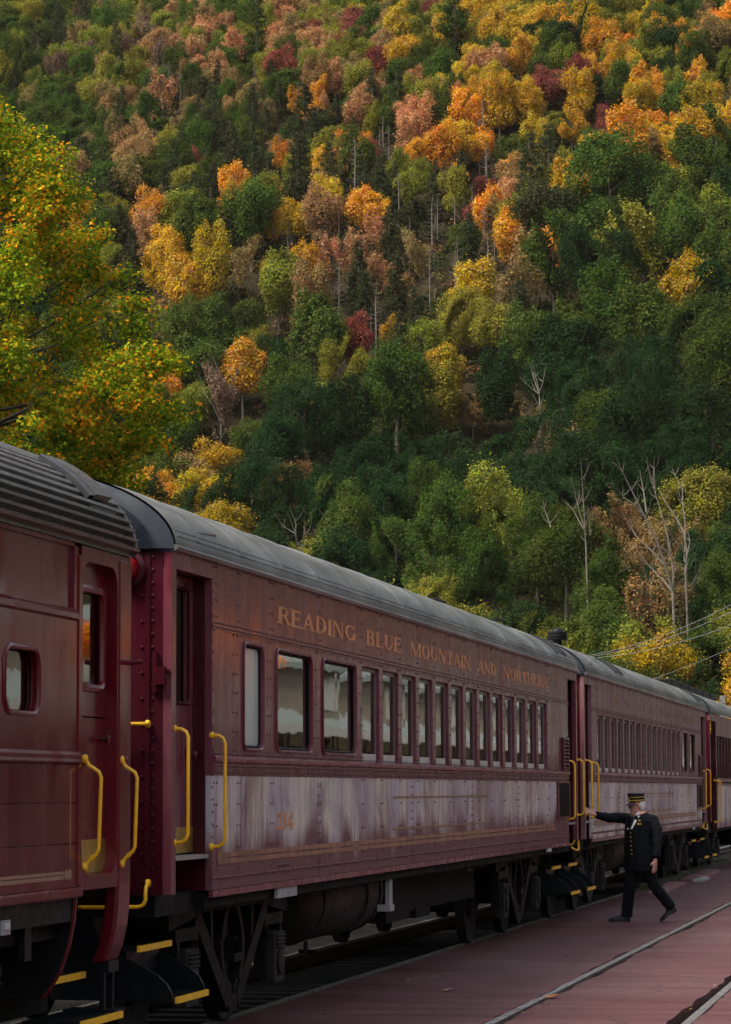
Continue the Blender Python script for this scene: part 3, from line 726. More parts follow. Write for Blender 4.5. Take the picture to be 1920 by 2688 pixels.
# low growth under the trees
def undergrowth():
    rg = np.random.default_rng(4); n = 9000
    dd = rg.uniform(232, 690, n); ll = rg.uniform(-1, 1, n) * (dd * .16 + 14)
    X = HV.x * dd + LV.x * ll; Y = HV.y * dd + LV.y * ll; Z = np.array([hz(x, y) for x, y in zip(X, Y)])
    k = np.repeat(np.arange(n), 46); m = len(k); sz = rg.uniform(.8, 2.2, n)[k]
    q = rg.normal(size=(m, 3)); q /= np.linalg.norm(q, axis=1, keepdims=True); q[:, 2] = np.abs(q[:, 2])
    C = np.stack([X[k], Y[k], Z[k]], 1) + q * (sz * rg.uniform(.6, 1.1, m))[:, None]
    Nn = q + rg.normal(0, .5, (m, 3)); Nn[:, 2] += .5
    Q = quads_mesh('', C, Nn, rg.uniform(.35, .75, m), rg)
    me = mesh_from_quads('undergrowth', Q, [MT['leaf_far']])
    pal = np.array([(.030, .040, .012), (.055, .060, .018), (.10, .075, .022), (.13, .07, .03), (.045, .035, .018)]); col = np.ones((m, 4), np.float32); col[:, :3] = pal[rg.integers(0, 5, n)][k]
    at = me.attributes.new('leaf_color', 'FLOAT_COLOR', 'FACE'); at.data.foreach_set('color', col.reshape(-1))
    o = bpy.data.objects.new('undergrowth', me); COL.objects.link(o); tag(o, 'low brush under the trees of the mountainside', kind='stuff')
undergrowth()
print('trees', len(TREES), 'single', len(IND), 'rest', len(REST))

# ------------------------------------------------------------------ the big maple behind the ribbed coach
def big_maple():
    rg = np.random.default_rng(21); rd = random.Random(21)
    base = Vector((-32.4, 90, -.25)); e = empty('maple_tree', base)
    tag(e, 'big green and orange maple towering behind the ribbed coach roof', 'tree')
    prof = [(9.5, 3.2), (10.6, 4.6), (11.8, 5.4), (12.5, 6.0), (13.4, 6.6), (14.3, 6.2), (15, 6.5), (16.1, 6.9), (16.9, 6.4), (18.1, 6.0), (19.3, 5.7), (20.2, 4.5), (21.3, 4.2), (22.1, 3.8), (23.1, 3.4), (24, 2.9), (25.2, 2.1), (26.3, 1.0)]
    zs, Rs = np.array([p[0] for p in prof]), np.array([p[1] for p in prof])
    t = MB()
    tp = [Vector((0, 0, -.5)), Vector((.1, .1, 4)), Vector((-.1, .2, 9)), Vector((.15, 0, 14)), Vector((0, .1, 19)), Vector((0, 0, 25.4))]
    t.tube(tp, [.46, .38, .32, .22, .12, .03], 10)
    cl = []
    def trunk_at(z):
        for a, b in zip(tp, tp[1:]):
            if a.z <= z <= b.z: return a.lerp(b, (z - a.z) / (b.z - a.z))
        return tp[-1]
    n = 0
    for k in range(175):
        z = rd.uniform(9.2, 26.2); a = rd.uniform(0, 6.28); R = float(np.interp(z, zs, Rs)) * rd.uniform(.84, 1.08)
        tip = Vector((math.cos(a) * R, math.sin(a) * R, z)); st = trunk_at(max(6.5, z - R * rd.uniform(.35, .7)))
        mid = st.lerp(tip, .5) + Vector((0, 0, -R * .08 + rd.uniform(-.2, .2)))
        t.tube([st, st.lerp(mid, .5), mid, mid.lerp(tip, .6), tip], [.085, .06, .036, .02, .007], 5, False)
        m = max(3, int(R * 1.15))
        for i in range(m):
            f = 1 - (i / m) ** 1.1 * .72; q = mid.lerp(tip, (f - .28) / .72 if f > .28 else 0)
            q = q + Vector((rd.gauss(0, .42), rd.gauss(0, .42), rd.gauss(0, .30))) * (1 if i else .25)
            cl.append((q, rd.uniform(.5, .95)))
            if i and rd.random() < .5: t.tube([st.lerp(tip, f * .9), q], [.022, .008], 4, False)
    t.build('trunk', MT['bark_dark'], None)
    tm = COL.objects[-1]; tm.parent = e
    C, N = [], []
    per = int(165000 / len(cl))
    for q, r in cl:
        d = rg.normal(size=(per, 3)); d /= np.linalg.norm(d, axis=1, keepdims=True)
        pt = np.array(q) + d * (r * rg.uniform(.35, 1.1, (per, 1))) * np.array([1, 1, .72]); C.append(pt)
        nn = d * .6 + rg.normal(0, .55, (per, 3)); nn[:, 2] += .55; N.append(nn)
    C = np.concatenate(C); N = np.concatenate(N); n = len(C)
    N /= np.linalg.norm(N, axis=1, keepdims=True)
    a = rg.normal(size=(n, 3)); U = np.cross(N, a); U /= np.linalg.norm(U, axis=1, keepdims=True); V = np.cross(N, U)
    s = rg.uniform(.085, .16, n)[:, None]; dr = rg.uniform(.0, .45, (n, 1))
    shp = [(-.5, 0, 0), (-.05, .62, -.6), (.14, .22, -.1), (-.05, 0, .05), (.62, 0, -.35), (.14, -.22, -.1), (-.05, -.62, -.6)]
    P = np.stack([C + (U * p + V * q) * s + N * s * w_ * dr for p, q, w_ in shp], 1)
    me = bpy.data.meshes.new('crown'); me.vertices.add(n * 7); me.vertices.foreach_set('co', P.reshape(-1).astype(np.float32))
    idx = np.array([0, 3, 2, 1, 3, 5, 4, 2, 0, 6, 5, 3]); li = (np.arange(n)[:, None] * 7 + idx[None]).reshape(-1).astype(np.int32)
    me.loops.add(n * 12); me.loops.foreach_set('vertex_index', li); me.polygons.add(n * 3); me.polygons.foreach_set('loop_start', np.arange(0, n * 12, 4, dtype=np.int32))
    me.materials.append(MT['maple']); me.update(calc_edges=True); me.validate()
    o = bpy.data.objects.new('crown', me); COL.objects.link(o); o.parent = e
big_maple()

# ------------------------------------------------------------------ dead trees at the foot of the slope
def zpt(x, y, D, ox, oy, s=2.5375):
    d = pray((ox + x / s) / 1.18227, (oy + y / s) / 1.18227); return Vector((0, 0, HC)) + d * (D / d.y)
def dead(branches, D, label, ox=1280, oy=1200, r0=.16, seed=1):
    rd = random.Random(seed)
    b0 = zpt(*branches[0][0], D, ox, oy); g = Vector((b0.x, b0.y, hz(b0.x, b0.y) - .4)); e = empty('dead_tree', g)
    tag(e, label, 'dead tree')
    for i, br in enumerate(branches):
        b = MB(); w0 = r0 * (1 if i == 0 else .62)
        dz = 0; slope = rd.uniform(-.9, .9); pts = []
        for k, q in enumerate(br): pts.append(zpt(q[0], q[1], D + slope * k * .8, ox, oy))
        if i == 0: pts = [Vector((pts[0].x + .3, pts[0].y, g.z - .5))] + pts
        n = len(pts); b.tube(pts, [w0 * (1 - .86 * k / (n - 1)) for k in range(n)], 6)
        for k in range(1, n - 1):
            for _ in range(2):
                q = pts[k]; a = rd.uniform(-1, 1); b.tube([q, q + Vector((a * .5, rd.uniform(-.4, .4), rd.uniform(.3, .7))), q + Vector((a * 1.0, rd.uniform(-.8, .8), rd.uniform(.8, 1.7)))], [.035, .022, .008], 4, False)
        b.build('trunk' if i == 0 else 'branch', MT['bark_pale'], e)
dead([[(1235, 900), (1190, 730), (1130, 560), (1050, 400), (960, 220), (900, 100), (860, 0)], [(1190, 730), (1100, 630), (1000, 540), (960, 480), (895, 365)], [(1235, 860), (1240, 780), (1215, 600), (1180, 440), (1130, 280), (1100, 180), (1060, 20)],
      [(1115, 210), (1110, 80), (1110, 0)], [(1050, 400), (980, 320), (900, 260), (865, 205)], [(1060, 370), (1040, 230), (1015, 85)], [(1235, 900), (1180, 830), (1090, 740), (1010, 640)], [(1150, 600), (1220, 650), (1290, 740)]], 256, 'large bleached dead tree with a fan of bare limbs, above the uniformed man')
dead([[(1320, 760), (1330, 640), (1310, 500), (1260, 410), (1180, 290), (1150, 225)], [(1312, 700), (1320, 480), (1300, 300), (1300, 220), (1250, 120), (1228, 70)], [(1315, 640), (1260, 580), (1205, 480)], [(1330, 650), (1350, 560), (1335, 490)]], 259, 'bleached dead tree with crooked upright limbs beside the larger bare fan', r0=.13, seed=2)
dead([[(655, 560), (650, 470), (640, 300), (630, 150), (620, 0)], [(645, 470), (600, 320), (560, 130)], [(640, 480), (570, 350), (500, 280)], [(685, 520), (680, 420), (670, 320)], [(420, 470), (415, 440), (380, 350), (370, 280)]], 268, 'bare upright dead tree standing over yellow green foliage', r0=.10, seed=3)
dead([[(390, 700), (380, 630), (340, 500), (300, 380)], [(385, 640), (400, 520), (410, 390)], [(345, 510), (280, 470), (245, 460)], [(350, 530), (345, 430), (350, 385)]], 235, 'small bare dead tree rising just above the smooth grey coach roof', 640, 1200, .07, 4)
dead([[(350, 1080), (345, 1000), (370, 920), (390, 800)], [(345, 1000), (310, 900), (285, 800)], [(340, 1000), (280, 950), (200, 870)], [(345, 980), (320, 880), (315, 830)]], 315, 'bare grey snag in a dark hollow between deep green crowns', 1280, 640, .11, 5)
dead([[(712, 1180), (715, 1100), (700, 985)], [(700, 1130), (625, 1060), (628, 955)], [(690, 1110), (672, 1040), (676, 1005)]], 325, 'short pale snag poking out of dark green crowns', 1280, 640, .08, 6)
# ------------------------------------------------------------------ the train
HALF = 1.49; XC = X0 - HALF
def arch(Hr, ze, n=2.0, k=20, over=.03):
    """Roof outline from the near eave over the top to the far eave."""
    pts = []
    for i in range(2 * k + 1):
        a = math.pi * i / (2 * k)
        cx, sz = math.cos(a), math.sin(a)
        pts.append((XC + (HALF + over) * math.copysign(abs(cx) ** (2 / n), cx), ze + Hr * abs(sz) ** (2 / n)))
    return pts
def rrect(y0, y1, z0, z1, r, n=5):
    p = []
    for cx, cz, a0 in ((y1 - r, z1 - r, 0), (y0 + r, z1 - r, 90), (y0 + r, z0 + r, 180), (y1 - r, z0 + r, 270)):
        for i in range(n + 1):
            a = R_(a0 + 90 * i / n); p.append((cx + r * math.cos(a), cz + r * math.sin(a)))
    return p
def plate_hole(b, x, th, y0, y1, z0, z1, hole):
    """A side sheet from y0..y1, z0..z1 with a rounded opening, outer face at x, th thick."""
    cy = sum(p[0] for p in hole) / len(hole); cz = sum(p[1] for p in hole) / len(hole)
    outer = []
    hy0, hy1 = min(p[0] for p in hole), max(p[0] for p in hole); hz0, hz1 = min(p[1] for p in hole), max(p[1] for p in hole)
    for (y, z) in hole:
        u = (y - (hy0 + hy1) / 2) / ((hy1 - hy0) / 2); v = (z - (hz0 + hz1) / 2) / ((hz1 - hz0) / 2)
        k = max(abs(u), abs(v)); u, v = u / k, v / k
        if abs(abs(u) - abs(v)) < .22: u, v = math.copysign(1, u), math.copysign(1, v)
        outer.append((y0 + (u + 1) / 2 * (y1 - y0), z0 + (v + 1) / 2 * (z1 - z0)))
    n = len(hole)
    v = [(x, *p) for p in outer] + [(x, *p) for p in hole] + [(x - th, *p) for p in hole] + [(x - th, *p) for p in outer]
    f = []
    for i in range(n):
        j = (i + 1) % n
        f.append((i, j, n + j, n + i)); f.append((n + i, n + j, 2 * n + j, 2 * n + i)); f.append((i, 3 * n + i, 3 * n + j, j))
    b.add(v, f)
def ring(b, path, r, n=6):
    """Round moulding along a closed outline (list of 3-D points)."""
    pts = [Vector(p) for p in path]; k = len(pts); v = []; f = []
    for i in range(k):
        t = (pts[(i + 1) % k] - pts[i - 1]).normalized(); nx = Vector((1, 0, 0)); bz = t.cross(nx)
        for j in range(n):
            a = 2 * math.pi * j / n; v.append(pts[i] + (nx * math.cos(a) + bz * math.sin(a)) * r)
    for i in range(k):
        for j in range(n): f.append((i * n + j, i * n + (j + 1) % n, ((i + 1) % k) * n + (j + 1) % n, ((i + 1) % k) * n + j))
    b.add(v, f)

# ---- lettering: roman capitals from thick and thin strokes (unit height)
TK, TN, SF = .21, .10, .07
def _stem(x, y0=0., y1=1., w=TK): return [[(x, y0), (x + w, y0), (x + w, y1), (x, y1)]]
def _ser(x, w, y): return [[(x - .09, y), (x + w + .09, y), (x + w + .09, y + SF), (x - .09, y + SF)]]
def _arc(cx, cy, rx, ry, a0, a1, w0=TN, w1=TK, n=10):
    out = []
    P = []
    for i in range(n + 1):
        a = R_(a0 + (a1 - a0) * i / n); w_ = w0 + (w1 - w0) * abs(math.cos(a)) ** 1.5
        P.append(((cx + rx * math.cos(a), cy + ry * math.sin(a)), (cx + (rx - w_) * math.cos(a), cy + (ry - min(w_, TN * 1.3)) * math.sin(a))))
    for i in range(n): out.append([P[i][0], P[i + 1][0], P[i + 1][1], P[i][1]])
    return out
def _line(x0, y0, x1, y1, w): return [[(x0, y0), (x0 + w, y0), (x1 + w, y1), (x1, y1)]]
def _h(x0, x1, y, t=TN): return [[(x0, y), (x1, y), (x1, y + t), (x0, y + t)]]
def glyph(c):
    if c == 'R': return _stem(.09) + _ser(.09, TK, 0) + _ser(.09, TK, 1 - SF) + _h(.2, .48, 1 - TN) + _h(.2, .48, .46) + _arc(.46, .73, .30, .27, -90, 90) + _line(.72, 0, .42, .48, .20) + _ser(.70, .12, 0), .92
    if c == 'E': return _stem(.09) + _ser(.09, TK, 0) + _ser(.09, TK, 1 - SF) + _h(.2, .76, 1 - TN) + _h(.2, .60, .48) + _h(.2, .80, 0) + _stem(.72, .82, 1, .05) + _stem(.57, .38, .66, .05) + _stem(.76, 0, .22, .05), .88
    if c == 'A': return _line(.08, 0, .42, 1, .07) + _line(.66, 0, .36, 1, .20) + _h(.22, .62, .30) + _ser(.07, .07, 0) + _ser(.68, .16, 0), .96
    if c == 'D': return _stem(.09) + _ser(.09, TK, 0) + _ser(.09, TK, 1 - SF) + _h(.2, .42, 1 - TN) + _h(.2, .42, 0) + _arc(.42, .5, .46, .5, -90, 90), .98
    if c == 'I': return _stem(.10) + _ser(.10, TK, 0) + _ser(.10, TK, 1 - SF), .42
    if c == 'N': return _stem(.10, 0, 1, .07) + _stem(.80, 0, 1, .07) + _line(.68, 0, .08, 1, .20) + _ser(.10, .07, 0) + _ser(.06, .12, 1 - SF) + _ser(.80, .07, 1 - SF), 1.0
    if c == 'G': return _arc(.5, .5, .44, .5, 40, 335) + _stem(.74, .06, .44) + _ser(.74, TK, .42) + _stem(.80, .70, .98, .05), 1.02
    if c == 'B': return _stem(.09) + _ser(.09, TK, 0) + _ser(.09, TK, 1 - SF) + _h(.2, .46, 1 - TN) + _h(.2, .46, .48) + _h(.2, .46, 0) + _arc(.44, .755, .27, .245, -90, 90) + _arc(.46, .26, .32, .27, -90, 90), .88
    if c == 'L': return _stem(.09) + _ser(.09, TK, 0) + _ser(.09, TK, 1 - SF) + _h(.2, .78, 0) + _stem(.74, 0, .26, .05), .84
    if c == 'U': return _stem(.09, .3, 1) + _stem(.76, .3, 1, .07) + _ser(.09, TK, 1 - SF) + _ser(.76, .07, 1 - SF) + _arc(.46, .32, .37, .32, 180, 360), .96
    if c == 'M': return _stem(.10, 0, 1, .07) + _stem(.98, 0, 1) + _line(.52, 0, .10, 1, .18) + _line(.55, 0, 1.02, 1, .07) + _ser(.10, .07, 0) + _ser(.98, TK, 0) + _ser(.06, .12, 1 - SF) + _ser(.98, TK, 1 - SF), 1.28
    if c == 'O': return _arc(.52, .5, .46, .5, 0, 360, n=20), 1.04
    if c == 'T': return _stem(.36) + _ser(.36, TK, 0) + _h(.04, .88, 1 - TN) + _stem(.04, .74, 1, .05) + _stem(.83, .74, 1, .05), .92
    if c == 'H': return _stem(.09) + _stem(.72) + _ser(.09, TK, 0) + _ser(.09, TK, 1 - SF) + _ser(.72, TK, 0) + _ser(.72, TK, 1 - SF) + _h(.2, .8, .47), 1.0
    if c == '2': return _arc(.36, .74, .28, .26, -10, 170) + _line(.10, .06, .48, .62, .17) + _h(.08, .68, 0, .17) + _stem(.62, 0, .28, .06), .76
    if c == '1': return _stem(.20) + _ser(.20, TK, 0) + _line(.04, .78, .20, 1, .10), .52
    if c == '4': return _stem(.42) + _ser(.42, TK, 0) + _h(.02, .78, .26, .08) + _line(.02, .30, .44, 1, .08), .84
    return [], .4
def lettering(name, word, y0, y1, z0, h, x, mat, parent, th=.003):
    tot = sum(glyph(c)[1] for c in word); k = (y1 - y0) / tot; b = MB(); y = y0; i = 0
    for c in word:
        polys, wd = glyph(c)
        for q in polys:
            i += 1; b.prism([(y + p[0] * k, z0 + p[1] * h) for p in q], 'x', x, x + th + (i % 7) * .0004)
        y += wd * k
    return b.build(name, mat, parent)

def grab(name, pts, parent, r=.0125, feet=True, mat='yellow'):
    b = MB(); P = [Vector(p) for p in pts]; q = [P[0]]
    for i in range(1, len(P) - 1):
        a = (P[i - 1] - P[i]).normalized(); c = (P[i + 1] - P[i]).normalized(); d = .045
        q += [P[i] + a * d, P[i] + (a + c) * d * .32, P[i] + c * d]
    q.append(P[-1]); b.tube(q, r, 8)
    if feet:
        for e in (P[0], P[-1]): b.lathe([(.005, -.02), (.026, -.018), (.028, -.006), (.024, .006), (.005, .013)], e, 'x', 12)
    return b.build(name, MT[mat], parent, True)

def stair(parent, y0, y1, xo, mat='navy_steel', zt=1.10, zb=.44, plate0=True):
    """Two S-shaped stringer plates with treads between; yellow nosings."""
    def outline(top_in, bot_in):
        o = []
        for i in range(13):
            t = i / 12; z = zt + (zb - zt) * t; s = 1 / (1 + math.exp(-(t - .62) * 10.5)); o.append((xo - top_in + (top_in - bot_in) * s, z))
        return o
    for y in (y0, y1):
        b = MB(); o = outline(.56, .0)
        b.prism(o + [(xo - .85, zb), (xo - .95, zt)], 'y', y - .012, y + .012)
        b.build('step_stringer', MT[mat], parent)
    for zz, xf in ((zb + .02, 0.0), (zb + .02 + .33, -.26), (zb + .66, -.50)):
        if zz > zt - .05: continue
        b = MB(); b.box(xo + xf - .34, xo + xf - .005, y0 + .014, y1 - .014, zz - .03, zz)
        t = b.build('tread', MT[mat], parent)
        b = MB(); b.box(xo + xf - .005, xo + xf + .016, y0 + .013, y1 - .013, zz - .036, zz + .004)
        b.build('nosing', MT['yellow'], t)
        b = MB(); b.box(xo + xf - .35, xo + xf - .335, y0 + .014, y1 - .014, zz, zz + .30); b.build('riser', MT[mat], parent)

def wheel(parent, x, y, sgn):
    b = MB(); b.lathe([(.08, -.05), (.10, -.05), (.12, -.02), (.36, -.01), (.375, -.06), (.43, -.06), (.44, .05), (.40, .055), (.36, .03), (.14, .02), (.11, .07), (.06, .075)], (x, y, .43), 'x', 28)
    if sgn < 0: b.v = [(2 * x - a, c, d) for a, c, d in b.v]
    b.build('wheel', MT['bogie'], parent, True)
def bogie(coach, yc, wb, mat='bogie'):
    """Cast four-wheel bogie: arched side frame with a deep V in the middle, pedestals, leaf springs."""
    e = empty('bogie', (0, yc - coach.location.y, .43 - coach.location.z)); e.parent = coach
    for sg, xo in ((1, -5.34), (-1, 2 * XC + 5.34)):
        b = MB(); d = .10 * sg
        X = (xo - d, xo)
        h = wb / 2
        def bar(p, q, w_):
            (a, c), (g, i) = p, q; L = math.hypot(g - a, i - c); nx, nz = -(i - c) / L * w_ / 2, (g - a) / L * w_ / 2
            b.prism([(a + nx, c + nz), (g + nx, i + nz), (g - nx, i - nz), (a - nx, c - nz)], 'x', *X)
        bar((yc - h - .45, .90), (yc - .75, 1.0), .12); bar((yc - .75, 1.0), (yc + .75, 1.0), .13); bar((yc + .75, 1.0), (yc + h + .45, .90), .12)
        for s_ in (-1, 1):
            bar((yc + s_ * 1.02, .93), (yc + s_ * .13, .25), .14); bar((yc + s_ * .62, .97), (yc + s_ * .60, .60), .06); bar((yc + s_ * .98, .97), (yc + s_ * (h - .2), .66), .10)
            # the two slender hoops of the oval centre opening
            q = [(yc + s_ * (.05 + .26 * math.sin(math.pi * min(1, t / 8 * .93 + .07)) ** .7), .95 - .63 * t / 8) for t in range(9)]
            for k in range(8): bar(q[k], q[k + 1], .075)
            b.box(*X, yc + s_ * (h - .26), yc + s_ * (h - .20), .34, .80); b.box(*X, yc + s_ * (h + .20), yc + s_ * (h + .26), .34, .80)
            bar((yc + s_ * (h - .3), .80), (yc + s_ * (h + .3), .80), .09)
        b.prism([(yc - .20, .30), (yc + .20, .30), (yc + .10, .17), (yc - .10, .17)], 'x', *X)
        for k in range(len(b.v)):      # stagger overlapping bars a hair so that no two faces lie in one plane
            a, c, q = b.v[k]; b.v[k] = (a + ((k // 8) % 9) * .0012 * sg, c, q)
        b.build('side_frame', MT[mat], e)
        for s_ in (-1, 1):
            b = MB(); b.box(xo - .06 * sg, xo + .05 * sg, yc + s_ * h - .17, yc + s_ * h + .17, .30, .70); b.lathe([(.10, 0), (.10, .02), (.03, .03)], (xo + .05 * sg, yc + s_ * h, .46), 'x', 12)
            for i in range(4): b.box(xo + .05 * sg, xo + .075 * sg, yc + s_ * h - .13, yc + s_ * h + .13, .57 + i * .03, .585 + i * .03)
            bevel(b.build('journal_box', MT['bogie_pale' if mat == 'bogie' else mat], e), .012)
        b = MB()
        for i in range(5): b.tube([(xo - .35 * sg, yc + .02, .60 + i * .022), (xo + .02 * sg, yc + .02, .60 + i * .022)], .055 - i * .004, 8)
        b.box(xo - .1 * sg, xo + .04 * sg, yc - .09, yc + .13, .54, .60); b.build('leaf_spring', MT[mat], e, True)
    for s_ in (-1, 1):
        for x in (XR1 + .01, XR2 - .01): wheel(e, x, yc + s_ * wb / 2, 1 if x > XC else -1)
        b = MB(); b.tube([(XR1, yc + s_ * wb / 2, .43), (XR2, yc + s_ * wb / 2, .43)], .075, 10); b.build('axle', MT['bogie'], e)
    b = MB(); b.box(-5.5, 2 * XC + 5.5, yc - .25, yc + .25, .50, .78); b.build('bolster', MT['under'], e)
    return e

def roof_shell(coach, y0, y1, Hr, ze, mat, name='roof', seams=True, ribs=0, over=.03):
    b = MB(); A = arch(Hr, ze, 2.0, 24, over); rings = []
    n = max(8, int((y1 - y0) / .38))
    if ribs:
        A = arch(Hr, ze, 2.0, ribs, over)
        P = []
        for i in range(len(A) - 1):            # trapezoid flutes
            (ax, az), (bx, bz) = A[i], A[i + 1]; L = math.hypot(bx - ax, bz - az); nx, nz = (bz - az) / L, -(bx - ax) / L
            if nz < 0 and nx < 0 and False: nx, nz = -nx, -nz
            cx, cz = (ax + bx) / 2 - XC, (az + bz) / 2 - ze + .4
            if nx * cx + nz * cz < 0: nx, nz = -nx, -nz
            H_ = .046
            for t, hh in ((0, 0), (.42, 0), (.54, H_), (.84, H_ * 1.15)): P.append((ax + (bx - ax) * t + nx * hh, az + (bz - az) * t + nz * hh))
        P.append(A[-1]); A = P
        ys = [y0, y1]
    else: ys = np.linspace(y0, y1, n)
    for y in ys: rings.append([(p[0], y, p[1]) for p in A])
    b.loft(rings, False, False)
    if seams and not ribs:
        for y in np.arange(y0 + .6, y1 - .3, 1.22):
            ii = range(2, len(A) - 3)
            b.loft([[(A[i][0] + (A[i][0] - XC) * s_ * .004, y + dy, A[i][1] + s_ * .005) for i in ii] for dy, s_ in ((-.028, -.2), (-.022, 1), (.022, 1), (.028, -.2))], False, False)
    o = b.build(name, mat, coach, True, R_(30)); return o
def end_face(coach, y, Hr, ze, mat, name='end_hood', d=.06, rv=True):
    A = arch(Hr, ze, 2.0, 16, .02); b = MB()
    b.prism(A + [(A[-1][0], ze - .02), (A[0][0], ze - .02)], 'y', y, y + d)
    # domed face, proud of the end
    rings = []
    for t in (0, .35, .7, .95):
        rings.append([(XC + (p[0] - XC) * (1 - t * .10), y - .035 * math.sin(t * 1.6), ze + (p[1] - ze) * (1 - t * .12)) for p in A])
    b.loft(rings, False, False)
    b.add([rings[-1][i] for i in range(len(A))], [tuple(range(len(A)))])
    if rv:
        for k in range(14): b.rivet(X0 - .06 - k * .125, y - .001, ze + .055, .014, 'y', -1)
    return b.build(name, MT[mat], coach, True, R_(50))

class RV(MB):
    def row(s, y0, y1, z, step, x=X0, r=.0105):
        for y in np.arange(y0, y1, step): s.rivet(x, y, z, r)
    def col(s, y, z0, z1, step, x=X0, r=.0105):
        for z in np.arange(z0, z1, step): s.rivet(x, y, z, r)

def coach_common(coach, y0, y1, ze, zf=1.16):
    b = MB(); b.box(2 * XC - X0, 2 * XC - X0 + .05, y0, y1, 1.12, 2.05); b.box(2 * XC - X0 + .001, 2 * XC - X0 + .05, y0, y1, 2.9, ze)
    for y in np.arange(y0 + 1.5, y1 - 1, .86): b.box(2 * XC - X0 + .002, 2 * XC - X0 + .049, y, y + .3, 2.05, 2.9)
    b.build('far_side', MT['maroon'], coach)
    b = MB(); b.box(2 * XC - X0 + .06, X0 - .26, y0 + 1.05, y1 - 1.05, zf, zf + .05); b.box(2 * XC - X0 + .07, X0 - .07, y0 + 1.2, y1 - 1.2, ze - .28, ze - .24)
    for y in (y0 + 1.20, y1 - 1.24): b.box(2 * XC - X0 + .06, X0 - .30, y, y + .04, zf, ze - .25)
    b.build('interior', MT['interior'], coach)
    b = MB()
    for k, y in enumerate(np.arange(y0 + 1.9, y1 - 1.8, .86)):
        for xx in (X0 - .62, X0 - 2.2): b.box(xx - .45, xx + .42, y, y + .12, zf + .05, 2.28); b.box(xx - .44, xx + .41, y + .12, y + .52, zf + .35, zf + .47)
    stuff(b.build('seat', MT['interior'], coach))
    b = MB(); b.box(2 * XC - X0 + .12, X0 - .12, y0 + .05, y1 - .05, .98, 1.12); b.box(XC - .18, XC + .18, y0 + .3, y1 - .3, .62, .98)
    b.build('underframe', MT['under'], coach)

